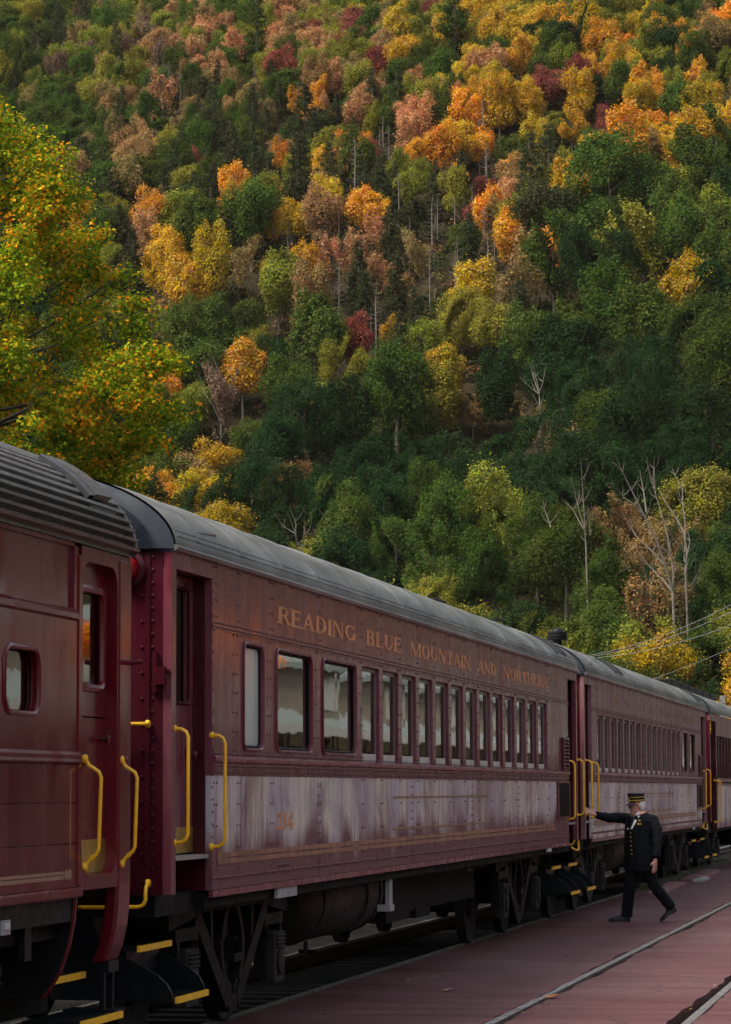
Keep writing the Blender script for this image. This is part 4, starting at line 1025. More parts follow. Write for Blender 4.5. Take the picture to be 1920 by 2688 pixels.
def heavy_coach(name, label, y0, y1, side0, side1, win, seams, words, zl=3.077, letter='gold', number=None, bog=(2.75, 3.45), near_bog='bogie', posts=True, details=True, pm='maroon'):
    """Riveted steel coach: recessed vestibule doors, letterboard, windows, belt rail, panelled lower side, arch roof."""
    ze = 3.40; zs = 1.12
    c = empty(name, (XC, (y0 + y1) / 2, 0)); tag(c, label, 'train coach', 'coaches of the maroon train')
    T = .05
    # letterboard and header over the doors
    b = MB(); b.box(X0 - T, X0, side0, side1, 2.94, ze); b.build('letterboard', MT[pm], c)
    for a, d in ((y0, side0), (side1, y1)):
        b = MB(); b.box(X0 - T, X0, a, d, 3.275, ze); b.build('door_header', MT[pm], c)
    b = MB(); b.box(X0 - .002, X0 + .010, side0 - .002, side1 + .002, 2.925, 2.962); b.build('drip_strip', MT[pm], c)
    # window band
    for w_ in win:
        if w_[0] == 'solid':
            b = MB(); b.box(X0 - T, X0, w_[1], w_[2], 2.05, 2.94); b.build('pier_sheet', MT[pm], c)
        elif w_[0] == 'win':
            hole = rrect(w_[3], w_[4], w_[5], w_[6], .075)
            b = MB(); plate_hole(b, X0, T, w_[1], w_[2], 2.05, 2.94, hole); b.build('pier_sheet', MT[pm], c)
            b = MB(); ring(b, [(X0 + .003, *p) for p in rrect(w_[3] - .012, w_[4] + .012, w_[5] - .012, w_[6] + .012, .085)], .014); f = b.build('window', MT[pm], c, True)
            b = MB(); b.prism(rrect(w_[3], w_[4], w_[5], w_[6], .07), 'x', X0 - .030, X0 - .026); b.build('pane', MT[w_[7]], f)
            b = MB(); ring(b, [(X0 - .020, *p) for p in rrect(w_[3] + .012, w_[4] - .012, w_[5] + .012, w_[6] - .012, .065)], .009, 5); b.build('gasket', MT['black_steel'], f)
            if w_[7] == 'glass_blind':
                pass
        else:
            _, a, d, n = w_; st = (d - a) / n
            b = MB(); b.box(X0 - T, X0 - .001, a, d, 2.885, 2.94); b.build('window_header', MT[pm], c)
            for i in range(n + 1):
                y = a + i * st; wd = .17 if 0 < i < n else .09
                yy0 = y - wd / 2 if i else y; yy1 = y + wd / 2 if i < n else y
                b = MB(); b.box(X0 - T, X0, yy0, yy1, 2.05, 2.885); pp = b.build('window_post', MT[pm], c)
            for i in range(n):
                ya, yb = a + i * st + (.085 if i else .09), a + (i + 1) * st - (.085 if i < n - 1 else .09)
                b = MB(); b.box(X0 - .0465, X0 - .034, ya - .012, ya + .022, 2.06, 2.88); b.box(X0 - .0466, X0 - .0341, yb - .022, yb + .012, 2.06, 2.88); b.box(X0 - .0464, X0 - .0339, ya + .022, yb - .022, 2.845, 2.88)
                f = b.build('window', MT['sash'], c)
                b = MB(); b.box(X0 - .0463, X0 - .030, ya + .022, yb - .022, 2.05, 2.125); b.build('sash_rail', MT['sash_pale'], f)
                b = MB(); b.box(X0 - .044, X0 - .040, ya + .015, yb - .015, 2.12, 2.85); b.build('pane', MT['glass'], f)
    # belt rail: sill moulding, two rivet strips
    b = MB(); b.prism([(X0 - T, 2.05), (X0 - T, 2.0), (X0 + .004, 2.0), (X0 + .026, 2.008), (X0 + .032, 2.03), (X0 + .022, 2.048), (X0, 2.053)], 'y', side0, side1); b.v = [(p[0], p[1], p[2]) for p in b.v]
    b.build('sill_moulding', MT[pm], c)
    b = MB(); b.box(X0 - T, X0 + .012, side0 + .001, side1 - .001, 1.955, 2.0); b.box(X0 - T, X0 + .006, side0 + .002, side1 - .002, 1.915, 1.955); b.build('belt_rail', MT[pm], c)
    # lower panels
    for a, d in zip(seams, seams[1:]):
        b = MB(); b.box(X0 - T, X0, a + .010, d - .010, zs, 1.915); bevel(b.build('side_panel', MT['bleached' if pm == 'maroon' else 'bleached_all'], c), .004)
    b = MB(); b.box(X0 - T - .01, X0 - .012, seams[0] + .07, seams[-1] - .07, zs + .002, 1.914); b.build('side_backing', MT['black_steel'], c)
    b = MB(); b.box(X0 - .02, X0 + .009, side0, side1, zs - .045, zs - .001); b.box(X0 + .0, X0 + .005, side0 + .001, side1 - .001, 1.185, 1.215); b.build('sill_angle', MT[pm], c)
    b = MB(); b.box(X0 - .30, X0 - .05, side0, side1, zs - .12, zs - .02); b.build('side_sill', MT['under'], c)
    # gold stripe pair with a knot at the near end
    b = MB()
    for z0, z1 in ((1.296, 1.330), (1.342, 1.376)): b.box(X0 + .0, X0 + .0062, side0 + .28, side1 - 1.4, z0, z1)
    b.lathe([(.001, 0), (.055, .003), (.055, .0055), (.001, .0065)], (X0, side0 + .20, 1.336), 'x', 14); b.lathe([(.001, 0), (.045, .003), (.045, .0058), (.001, .0068)], (X0, side0 + .26, 1.336), 'x', 12)
    b.build('gold_stripe', MT['gold_stripe' if letter == 'gold' else 'gold_faint'], c)
    b = MB()
    ya, yb = side0 + 6.4, side0 + 11.8
    for z in (1.735, 1.445): b.box(X0 + .0, X0 + .0060, ya, yb, z, z + .016)
    b.build('ghost_stripe', MT['gold_faint'], c)
    # lettering
    for wd, a, d in words: lettering('lettering', wd, a, d, zl, .132, X0 + .001, MT[letter], c)
    if number: lettering('coach_number', number[0], number[1], number[2], 1.512, .125, X0 + .001, MT['gold'], c)
    # rivets
    r = RV()
    r.row(side0 + .05, side1, 2.943, .045, X0 + .010, .0095); r.row(side0 + .05, side1, 2.975, .045, X0, .0085) if details else None
    r.row(side0 + .05, side1, 1.977, .04, X0 + .012, .009); r.row(side0 + .07, side1, 1.935, .085, X0 + .006, .0105); r.row(side0 + .05, side1, 1.20, .05, X0 + .005, .0115)
    r.row(side0 + .05, side1, 2.062, .05, X0, .0085)
    for w_ in win:
        if w_[0] == 'strip':
            st = (w_[2] - w_[1]) / w_[3]
            for i in range(w_[3] + 1):
                y = w_[1] + i * st + (.045 if i == 0 else (-.045 if i == w_[3] else 0))
                for dy in ((-.05, .05) if 0 < i < w_[3] else (0,)): r.col(y + dy, 2.09, 2.92, .137)
                for dy in (-.04, .04): r.col(y + dy, 3.02, 3.38, .115); r.col(y + dy, 1.28, 1.9, .205)
        else:
            for y in (w_[1] + .05, w_[2] - .05): r.col(y, 2.09, 2.92, .137)
            for y in (w_[1] + .05, w_[1] + .13): r.col(y, 3.02, 3.38, .115); r.col(y, 1.26, 1.9, .15)
    for y in seams[1:-1]:
        for dy in (-.04, .04): r.col(y + dy, 1.24, 1.9, .075)
    for y in (side0 + .018, side1 - .018): r.col(y, 1.15, 3.38, .085)
    stuff(r.build('rivet', MT['rivet'], c, True, R_(80)))
    # roof
    roof_shell(c, y0, y1, .60, ze + .012, MT['roof'])
    b = MB(); b.prism([(X0 - .02, ze - .012), (X0 + .034, ze - .012), (X0 + .046, ze + .010), (X0 + .030, ze + .028), (X0 - .02, ze + .03)], 'y', y0 - .004, y1 + .004); b.build('eave_gutter', MT['roof'], c)
    r = RV()
    for k in (2, 3):
        p = arch(.60, ze + .012, 2.0, 24)[k]
        for y in np.arange(y0 + .1, y1, .06): r.rivet(p[0] + .002, y, p[1], .010)
    stuff(r.build('roof_rivet', MT['roof'], c, True, R_(80)))
    end_face(c, y0 - .005, .60, ze, 'hood'); end_face(c, y1 - .05, .60, ze, 'hood', rv=False)
    # corner posts, end walls, vestibule
    for s_, ye, yd in ((1, y0, side0), (-1, y1, side1)):
        b = MB(); b.box(X0 - .055, X0 + .002, ye, ye + s_ * .115, 1.13, 3.275); b.build('corner_post', MT[pm], c)
        b = MB()
        if s_ > 0: b.box(2 * XC - X0, X0 - .056, ye + .004, ye + .05, 1.13, ze - .02); b.box(X0 - .18, X0 - .145, ye - .010, ye + .004, 1.14, ze - .03); b.box(X0 - .30, X0 - .29, ye - .004, ye + .004, 1.2, 3.0); b.box(X0 - .52, X0 - .31, ye - .016, ye + .004, 1.75, 3.0)
        else: b.box(2 * XC - X0, X0 - .056, ye - .05, ye - .004, 1.13, ze - .02)
        b.build('end_wall', MT['maroon_dark'], c)
        r = RV()
        if s_ > 0:
            for xx in (X0 - .128, X0 - .20):
                for z in np.arange(1.22, 3.36, .085 if xx > X0 - .15 else .17): r.rivet(xx, ye + .003, z, .013, 'y', -1)
            stuff(r.build('end_rivet', MT['maroon_dark'], c))
        # jamb return, ceiling, door
        b = MB(); b.box(X0 - .95, X0 - .051, yd - s_ * .0, yd + s_ * .05, 1.12, 3.30); b.build('door_jamb', MT['maroon_dark'], c)
        b = MB(); b.box(X0 - 1.2, X0 - .06, min(ye, yd) + .06, max(ye, yd) - .001, 3.278, 3.33); b.build('vestibule_ceiling', MT['maroon_dark'], c)
        # diaphragm between coaches
        b = MB(); b.box(XC - .55, XC - .45, ye - s_ * .40, ye, 1.2, 3.3); b.box(XC + .45, XC + .55, ye - s_ * .40, ye, 1.2, 3.3); b.box(XC - .449, XC + .449, ye - s_ * .40, ye, 3.2, 3.3); b.build('diaphragm', MT['black_steel'], c)
        b = MB(); b.box(XC - .12, XC + .12, ye - s_ * .45, ye + s_ * .2, .70, .92); b.box(XC - .2, XC + .2, ye - s_ * .5, ye - s_ * .3, .64, .98); b.build('coupler', MT['bogie'], c)
    coach_common(c, y0, y1, ze)
    bogie(c, y0 + bog[0], 2.6, near_bog); bogie(c, y1 - bog[1], 2.6, near_bog)
    return c

def vestibule(c, ya, yb, s_, opened=False, kick=True):
    """Door in its recess (s_=+1: the car's near end), grab irons either side, steps below."""
    xd = X0 - .135
    if not opened:
        d = MB(); w0, w1 = ya, yb
        d.box(xd - .04, xd, w0, w1, 1.40, 2.40); d.box(xd - .04, xd, w0, w1, 3.185, 3.275); d.box(xd - .0401, xd + .0001, w0, w0 + .05, 2.40, 3.185); d.box(xd - .0401, xd + .0001, w1 - .14, w1, 2.40, 3.185)
        o = bevel(d.build('door', MT['maroon'], c), .008)
        b = MB(); b.box(xd - .025, xd - .02, w0 + .05, w1 - .14, 2.40, 3.185); b.build('door_pane', MT['glass_dark'], o)
        b = MB(); ring(b, [(xd + .006, *p) for p in rrect(w0 + .045, w1 - .135, 2.40, 3.19, .03)], .012, 5); b.build('door_moulding', MT['maroon_dark'], o)
        b = MB(); b.box(xd, xd + .006, w0 + .01, w1 - .01, 1.385, 1.56); b.build('kick_plate', MT['brass'], o)
        b = MB(); b.lathe([(.012, 0), (.012, .04), (.028, .045), (.028, .065), (.01, .075)], (xd, w1 - .16, 2.05), 'x', 10); b.box(xd, xd + .015, w1 - .20, w1 - .12, 1.99, 2.10); b.build('door_handle', MT['maroon_dark'], o, True)
        b = MB(); b.tube([(xd, w0 + .16, 2.37), (xd + .05, w0 + .17, 2.37), (xd + .055, w0 + .19, 2.42), (xd + .03, w0 + .2, 2.53)], .010, 6); b.build('door_pull', MT['maroon_dark'], o)
    b = MB(); b.box(X0 - .9, X0 - .02, ya, yb, 1.345, 1.372); b.build('threshold', MT['alu'], c)
    b = MB(); b.box(X0 - .95, X0 - .90, ya, yb, 1.0, 3.27) if opened else b.box(X0 - .95, X0 - .90, ya, yb, 1.0, 1.34); b.build('vestibule_back', MT['black_steel'], c)

# near coach 214
yA, yB = 17.91, 38.20
CO = heavy_coach('passenger_coach', 'faded maroon riveted coach numbered 214 with big gold railway lettering', yA, yB, 18.95, 37.27,
    [('solid', 18.95, 19.60), ('win', 19.60, 20.61, 19.83, 20.40, 2.115, 2.865, 'glass_frost'), ('win', 20.61, 22.23, 20.84, 22.02, 2.115, 2.865, 'glass'), ('win', 22.23, 23.97, 22.44, 23.72, 2.115, 2.865, 'glass'),
     ('strip', 23.97, 35.36, 13), ('solid', 35.36, 37.27)],
    [18.95, 22.30, 26.28, 29.66, 32.95, 36.14, 37.27], [('READING', 20.87, 23.75), ('BLUE', 24.17, 25.81), ('MOUNTAIN', 26.21, 29.63), ('AND', 30.06, 31.37), ('NORTHERN', 31.82, 35.44)], number=('214', 20.82, 21.42), bog=(2.74, 3.45))
vestibule(CO, 18.03, 18.945, 1); vestibule(CO, 37.275, 38.08, -1, True)
def coach_extras(c, y0, y1, s0, s1, big=True):
    # blind behind the first window
    # grab irons
    xg = X0 + .09
    grab('grab_iron', [(X0 + .0, y0 + .10, 2.215), (xg, y0 + .10, 2.205), (xg, y0 + .10, 1.475), (X0 + .0, y0 + .10, 1.465)], c)
    grab('grab_iron', [(X0 + .0, s0 + .02, 2.19), (xg, s0 + .02, 2.18), (xg, s0 + .02, 1.43), (X0 + .0, s0 + .02, 1.42)], c)
    grab('grab_iron', [(X0 + .0, s1 - .02, 2.19), (xg, s1 - .02, 2.18), (xg, s1 - .02, 1.43), (X0 + .0, s1 - .02, 1.42)], c)
    grab('grab_iron', [(X0 + .0, y1 - .06, 2.215), (xg, y1 - .06, 2.205), (xg, y1 - .06, 1.475), (X0 + .0, y1 - .06, 1.465)], c)
    grab('grab_iron', [(X0 - .145, y0 - .02, 2.243), (X0 - .145, y0 - .09, 2.243), (X0 - .65, y0 - .09, 2.243), (X0 - .65, y0 - .01, 2.243)], c, .0125)
    grab('grab_iron', [(X0 - .14, y0 - .02, 1.205), (X0 - .14, y0 - .10, 1.20), (X0 - .14, y0 - .10, 1.055), (X0 - .60, y0 - .10, 1.05), (X0 - .60, y0 - .02, 1.06)], c, .0125)
    grab('grab_iron', [(X0 - .05, y1 - .35, 1.04), (X0 + .01, y1 - .35, 1.0), (X0 + .01, y1 - .02, 1.0), (X0 + .0, y1 - .02, 1.12)], c, .0125, False)
    stair(c, y0 + .05, y0 + .85, X0 + .02); stair(c, y1 - .90, y1 - .10, X0 + .02)
    # roof fittings
    A = arch(.60, 3.412, 2.0, 24)
    def drip(ya, yb):
        b = MB(); p = A[9]; b.tube([(X0 - .05, ya, 3.548), (X0 - .04, (ya + yb) / 2, 3.575), (X0 - .05, yb, 3.60)], .020, 6); b.build('drip_bar', MT['roof'], c)
    drip(y0 + .33, y0 + 1.27); drip(y1 - 1.2, y1 - .2)
    for yv in ((y1 - 1.35), (y0 + 4.4) if not big else None):
        if yv is None: continue
        b = MB()
        for k in range(5, 10):
            (ax, az), (bx, bz) = A[k], A[k + 1]; o_ = .012
            for j in range(2):
                t0 = j * .5; b.prism([(ax + (bx - ax) * t0 + o_ - .03, az + (bz - az) * t0), (ax + (bx - ax) * t0 + o_, az + (bz - az) * t0 + .006), (ax + (bx - ax) * (t0 + .34) + o_, az + (bz - az) * (t0 + .34) + .006), (ax + (bx - ax) * (t0 + .34) + o_ - .03, az + (bz - az) * (t0 + .34))], 'y', yv - .38, yv + .38)
        for yy in (yv - .42, yv + .40): b.loft([[(A[k][0] + dx, yy + dy, A[k][1] + dx * .6) for k in range(4, 12)] for dy, dx in ((-.02, -.02), (-.02, .028), (.02, .028), (.02, -.02))], False, False)
        b.build('roof_vent', MT['louver'], c)
    # louvre and grille at the far end of the side
    yl = s1 - .66
    b = MB(); b.box(X0, X0 + .035, yl, yl + .03, 2.07, 2.46); b.box(X0, X0 + .035, yl + .50, yl + .53, 2.07, 2.46); b.box(X0, X0 + .036, yl, yl + .53, 2.46, 2.485); b.box(X0, X0 + .036, yl, yl + .53, 2.055, 2.07)
    b.box(X0, X0 + .004, yl + .03, yl + .50, 2.07, 2.46); o = b.build('louvre', MT['maroon_dark'], c)
    for i in range(8):
        b = MB(); z = 2.085 + i * .047; b.prism([(X0 + .004, z + .03), (X0 + .036, z), (X0 + .038, z + .006), (X0 + .006, z + .036)], 'y', yl + .03, yl + .50); b.build('slat', MT['maroon'], o)
    b = MB(); b.box(X0 + .001, X0 + .008, s1 - 1.13, s1 - .02, 1.43, 1.915); o = b.build('grille', MT['black_steel'], c)
    b = MB()
    for z in np.arange(1.46, 1.90, .021): b.box(X0 + .008, X0 + .020, s1 - 1.08, s1 - .06, z, z + .010)
    for y in np.arange(s1 - 1.08, s1 - .06, .05): b.box(X0 + .008, X0 + .0185, y, y + .012, 1.46, 1.90)
    stuff(b.build('bar', MT['bogie'], o))
    b = MB()
    for a, d, z0, z1 in ((s1 - 1.13, s1 - 1.08, 1.43, 1.915), (s1 - .07, s1 - .02, 1.43, 1.915), (s1 - 1.08, s1 - .07, 1.43, 1.46), (s1 - 1.08, s1 - .07, 1.895, 1.915)): b.box(X0 + .008, X0 + .026, a, d, z0, z1)
    b.build('grille_frame', MT['maroon'], o)
    b = MB(); b.box(X0 - .02, X0 + .012, s1 - 2.0, s1 - 1.75, 1.035, 1.075); b.build('stencil_plate', MT['white_plate'], c)
coach_extras(CO, yA, yB, 18.95, 37.27)
for z in np.arange(1.225, 1.27, .06):
    b = MB()
    for k in range(7): b.rivet(X0, 20.92 + k * .05, 1.245, .018)
    stuff(b.build('jack_pad_rivet', MT['rivet'], CO))
b = MB(); b.lathe([(.13, 0), (.13, .02), (.10, .05), (.085, .03)], (X0 - .30, yA - .01, 3.27), 'y', 20); b.v = [(p[0], 2 * (yA - .01) - p[1], p[2]) for p in b.v]; o = b.build('marker_lamp', MT['maroon_dark'], CO, True)
b = MB(); b.lathe([(.088, 0), (.085, .03), (.06, .07), (.001, .085)], (X0 - .30, yA - .03, 3.27), 'y', 18); b.v = [(p[0], 2 * (yA - .03) - p[1], p[2]) for p in b.v]; b.build('lens', MT['lamp_red'], o, True)
b = MB(); b.box(X0 - .10, X0 - .03, yA - .05, yA, 2.50, 2.62); b.box(X0 - .12, X0 - .09, yA - .03, yA, 2.45, 2.72); b.box(X0 - .03, X0 + .004, yA - .03, yA + .01, 2.58, 2.60); b.build('gate_latch', MT['maroon_dark'], CO)
# under the floor of coach 214
def under_gear(c, ya, scale=1.):
    b = MB(); r = .37; b.lathe([(.05, 0), (.26, .05), (r, .20), (r, 3.1), (.26, 3.25), (.05, 3.3)], (-5.72, ya, .86), 'y', 28); t = b.build('air_tank', MT['tank'], c, True)
    for yy in (ya + .55, ya + 2.35, ya + 2.95):
        b = MB(); b.lathe([(r + .002, -.03), (r + .016, -.03), (r + .016, .03), (r + .002, .03)], (-5.72, yy, .86), 'y', 28); b.build('tank_strap', MT['bogie_pale'], t)
    b = MB(); b.box(X0 - .13, X0 - .09, ya + 2.33, ya + 2.47, .72, 1.10); b.box(X0 - .20, X0 - .08, ya + 2.30, ya + 2.5, .70, .76); b.build('tank_bracket', MT['grey_plate'], c)
    b = MB(); b.tube([(-5.6, ya + .9, .5), (-5.6, ya + .9, .36)], .02, 6); b.tube([(-5.66, ya + .9, .41), (-5.5, ya + .9, .41)], .02, 6); b.build('drain_cock', MT['bogie'], c)
    b = MB(); b.box(-6.4, -5.45, ya + 3.7, ya + 4.9, .52, 1.0); b.box(-6.5, -5.5, ya + 5.0, ya + 9.1, .58, 1.05); b.box(-5.75, -5.48, ya + 5.4, ya + 6.2, .50, .60); b.build('equipment_box', MT['under'], c)
    b = MB(); b.tube([(-5.3, ya - 2, 1.0), (-5.3, ya + 10.5, 1.0)], .03, 6); b.tube([(-5.16, ya + 6.6, 1.06), (-5.16, ya + 6.6, .95), (-5.16, ya + 7.0, .95), (-5.16, ya + 7.0, 1.06)], .012, 5); b.tube([(-5.45, ya - 1, .98), (-5.45, ya + 10, .93)], .022, 6); b.build('brake_pipe', MT['bogie'], c)
under_gear(CO, 23.3)
b = MB(); b.box(X0 - .03, X0 - .005, 20.9, 21.55, .995, 1.070); b.build('stencil_plate', MT['grey_plate'], CO)

# second coach of the same kind, then the end of the train
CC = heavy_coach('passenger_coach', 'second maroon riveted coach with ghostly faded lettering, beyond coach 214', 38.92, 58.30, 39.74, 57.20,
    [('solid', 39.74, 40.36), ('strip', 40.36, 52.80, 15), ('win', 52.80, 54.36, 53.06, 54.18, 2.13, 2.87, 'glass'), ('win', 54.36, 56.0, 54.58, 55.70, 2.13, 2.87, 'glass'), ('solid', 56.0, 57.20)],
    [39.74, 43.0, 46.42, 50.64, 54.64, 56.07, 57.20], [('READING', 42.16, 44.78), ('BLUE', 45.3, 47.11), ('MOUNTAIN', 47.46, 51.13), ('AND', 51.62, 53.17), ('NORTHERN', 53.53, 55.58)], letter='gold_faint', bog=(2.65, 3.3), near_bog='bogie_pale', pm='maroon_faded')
vestibule(CC, 39.04, 39.735, 1); vestibule(CC, 57.205, 58.18, -1, True)
coach_extras(CC, 38.92, 58.30, 39.74, 57.20, False)
under_gear(CC, 44.0)
A_ = arch(.60, 3.412)
def stack(c, x, y, k=1.):
    z = 3.412 + .60 * math.sqrt(max(0, 1 - ((x - XC) / HALF) ** 2))
    b = MB(); b.lathe([(.085, -.06), (.075, .16), (.075, .22)], (x, y, z), 'z', 16); b.lathe([(.16, .20), (.165, .215), (.165, .245), (.155, .25), (.165, .257), (.165, .30), (.155, .305), (.165, .312), (.162, .335), (.10, .345), (.085, .375), (.05, .395), (.001, .40)], (x, y, z), 'z', 22)
    b.build('smokestack', MT['black_steel'], c, True)
stack(CC, -6.25, 45.0)
b = MB(); b.lathe([(.055, -.05), (.055, .07), (.045, .10), (.001, .115)], (-6.3, 46.6, 4.0), 'z', 14); b.box(-6.45, -6.15, 46.3, 46.9, 3.96, 4.03); b.build('roof_cap', MT['black_steel'], CC, True)
for (x, y) in ((-5.9, 36.6), (-6.1, 33.2)):
    z = 3.412 + .60 * math.sqrt(1 - ((x - XC) / HALF) ** 2); b = MB(); b.tube([(x, y, z - .02), (x, y, z + .10), (x + .02, y + .62, z + .10), (x + .02, y + .62, z - .02)], .022, 6); b.build('roof_grab', MT['black_steel'], CO)

# last coach in view: barred windows and dark boxes on its roof
CD = empty('passenger_coach', (XC, 69, 0)); tag(CD, 'farthest maroon coach with barred openings and dark boxes along its roof', 'train coach', 'coaches of the maroon train')
y0, y1 = 59.25, 79.2
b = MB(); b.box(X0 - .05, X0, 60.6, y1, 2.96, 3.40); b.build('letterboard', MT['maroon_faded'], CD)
b = MB(); b.box(X0 - .05, X0, y0, 60.6, 3.25, 3.401); b.build('door_header', MT['maroon'], CD)
for k in range(8):
    b = MB(); b.box(X0 - .05, X0, 60.6 + k * 2.3 + .008, 60.6 + (k + 1) * 2.3 - .008, .98, 1.90); b.build('side_panel', MT['bleached_all'], CD)
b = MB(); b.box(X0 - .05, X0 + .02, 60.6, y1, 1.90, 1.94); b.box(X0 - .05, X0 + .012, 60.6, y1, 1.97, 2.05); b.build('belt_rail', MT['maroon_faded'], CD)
for k in range(22):
    yk = 60.62 + k * .82; b = MB(); b.box(X0 - .05, X0 - .002, yk, yk + .09, 2.05, 2.96); b.build('window_post', MT['maroon_dark'], CD)
    for q in (1, 2):
        b = MB(); b.box(X0 - .04, X0 - .015, yk + .09 + q * .24, yk + .12 + q * .24, 2.05, 2.96); b.build('window_bar', MT['maroon_dark'], CD)
b = MB(); b.box(X0 - .6, X0 - .56, 60.7, y1, 1.2, 3.1); b.build('inner_screen', MT['black_steel'], CD)
b = MB(); b.box(X0 - .06, X0 + .002, y0, y0 + .14, 1.12, 3.25); b.box(X0 - .07, X0 + .03, 60.40, 60.6, 1.0, 3.25); b.build('corner_post', MT['maroon_dark'], CD)
b = MB(); b.box(2 * XC - X0, X0 - .06, y0 + .01, y0 + .06, 1.12, 3.38); b.build('end_wall', MT['maroon_dark'], CD)
b = MB(); b.box(X0 - .9, X0 - .14, y0 + .14, 60.40, 1.15, 3.24); b.build('vestibule_door', MT['maroon_dark'], CD)
roof_shell(CD, y0, y1, .60, 3.412, MT['roof']); end_face(CD, y0 - .005, .60, 3.40, 'hood', rv=False)
for k in range(6):
    b = MB(); b.box(-6.55, -6.0, 61.2 + k * 1.9, 61.2 + k * 1.9 + 1.78, 3.96, 4.20); bevel(b.build('roof_box', MT['black_steel'], CD), .02)
b = MB(); b.box(2 * XC - X0 + .1, X0 - .1, y0, y1, .9, 1.1); b.build('underframe', MT['under'], CD)
for s_ in (60.35, 60.85): grab('grab_iron', [(X0, s_, 2.0), (X0 + .09, s_, 1.99), (X0 + .09, s_, 1.13), (X0, s_, 1.12)], CD)
bogie(CD, 62.6, 2.6, 'bogie_pale'); bogie(CD, 76.0, 2.6, 'bogie')
grab('grab_iron', [(X0 - .14, y0 - .02, 1.20), (X0 - .14, y0 - .1, 1.19), (X0 - .14, y0 - .1, 1.02), (X0 - .5, y0 - .1, 1.02)], CD, .016, False)
stair(CD, y0 + .1, y0 + .95, X0 + .02)
# ------------------------------------------------------------------ the nearest coach: smooth sides, ribbed roof
CA = empty('passenger_coach', (XC, 7, 0)); tag(CA, 'glossy dark red coach with ribbed black roof and small porthole window', 'train coach', 'coaches of the maroon train')
yE = 16.98; yS = -6.0; GM = MT['maroon_gloss']
zE = 3.262
b = MB(); b.box(X0 - .06, X0 - .022, yS, 15.82, 2.875, 3.235); b.build('letterboard', GM, CA)
b = MB(); b.box(X0 - .06, X0, yS, 15.83, 3.235, zE + .01); b.box(X0 - .06, X0 - .001, 15.82, 15.90, 2.80, 3.24); b.build('letterboard_frame', GM, CA)
b = MB(); b.prism([(X0 - .06, 2.80), (X0 + .004, 2.80), (X0 + .022, 2.812), (X0 + .024, 2.84), (X0 + .010, 2.852), (X0 + .012, 2.862), (X0 + .004, 2.872), (X0 - .022, 2.875), (X0 - .06, 2.875)], 'y', yS, 15.86); b.build('upper_moulding', GM, CA)
hole = rrect(14.58, 15.17, 2.235, 2.60, .10, 6)
b = MB(); plate_hole(b, X0, .06, 14.2, 15.9, 2.035, 2.80, hole); b.build('window_sheet', GM, CA)
b = MB(); b.box(X0 - .06, X0, 12.0, 14.2, 2.035, 2.80); b.box(X0 - .06, X0 - .0005, yS, 11.995, 2.035, 2.80); b.build('window_sheet', GM, CA)
b = MB(); ring(b, [(X0 - .004, *p) for p in hole], .018, 8); ring(b, [(X0 - .036, *p) for p in hole], .012, 6); f = b.build('window', GM, CA, True)
b = MB(); b.prism(rrect(14.58, 15.17, 2.235, 2.60, .10), 'x', X0 - .050, X0 - .046); b.build('pane', MT['glass_dark'], f)
b = MB(); b.box(X0 - .5, X0 - .48, 14.3, 15.6, 2.0, 2.8); b.build('window_curtain', MT['black_steel'], CA)
b = MB(); b.prism([(X0 - .06, 1.962), (X0 + .010, 1.962), (X0 + .024, 1.975), (X0 + .018, 1.992), (X0 + .020, 2.015), (X0 + .010, 2.034), (X0 - .06, 2.035)], 'y', yS, 15.90); b.build('belt_moulding', GM, CA)
for z0, z1 in ((1.738, 1.962), (1.503, 1.734), (1.247, 1.499)):
    b = MB(); b.box(X0 - .06, X0, yS, 15.885, z0, z1); bevel(b.build('side_panel', GM, CA), .004)
b = MB(); b.box(X0 - .07, X0 - .02, yS, 15.88, 1.25, 1.96); b.build('side_backing', MT['maroon_dark'], CA)
b = MB(); b.prism([(X0 - .06, 1.19), (X0 + .022, 1.19), (X0 + .028, 1.20), (X0 + .028, 1.235), (X0 + .012, 1.247), (X0 - .06, 1.247)], 'y', yS, 15.93); b.build('sill_moulding', GM, CA)
b = MB(); b.box(X0, X0 + .0022, yS, 15.66, 1.300, 1.322); b.box(X0, X0 + .0022, yS, 15.66, 1.328, 1.346); b.lathe([(.001, 0), (.034, .001), (.034, .002), (.001, .0026)], (X0, 15.76, 1.325), 'x', 12); b.lathe([(.001, 0), (.03, .001), (.03, .0022), (.001, .003)], (X0, 15.70, 1.325), 'x', 12)
b.box(X0, X0 + .0018, 15.76, 15.775, 1.40, 1.93); b.build('gold_stripe', MT['gold_faint'], CA)
b = MB(); b.box(X0 - .06, X0 + .008, 15.885, 15.965, 1.247, 3.20); bevel(b.build('door_post', GM, CA), .01)
# door surround with rounded head, door, window
b = MB(); plate_hole(b, X0 - .002, .10, 15.965, 16.985, 1.31, 3.258, rrect(15.99, 16.70, 1.312, 3.17, .13, 6)); b.build('door_surround', GM, CA)
b = MB(); ring(b, [(X0 + .004, *p) for p in rrect(15.975, 16.715, 1.33, 3.19, .13, 6)][0:14], .013, 6) if False else None
xd = X0 - .075
d = MB(); d.box(xd - .04, xd, 15.985, 16.72, 1.32, 2.245); d.box(xd - .04, xd - .001, 15.985, 16.72, 2.255, 2.41); d.box(xd - .04, xd - .001, 15.985, 16.72, 3.03, 3.18); d.box(xd - .041, xd - .002, 15.985, 16.03, 2.41, 3.03); d.box(xd - .041, xd - .002, 16.58, 16.72, 2.41, 3.03); o = d.build('door', GM, CA)
b = MB(); ring(b, [(xd + .008, *p) for p in rrect(16.02, 16.59, 2.425, 3.02, .07, 5)], .026, 7); q = b.build('door_window', GM, o, True)
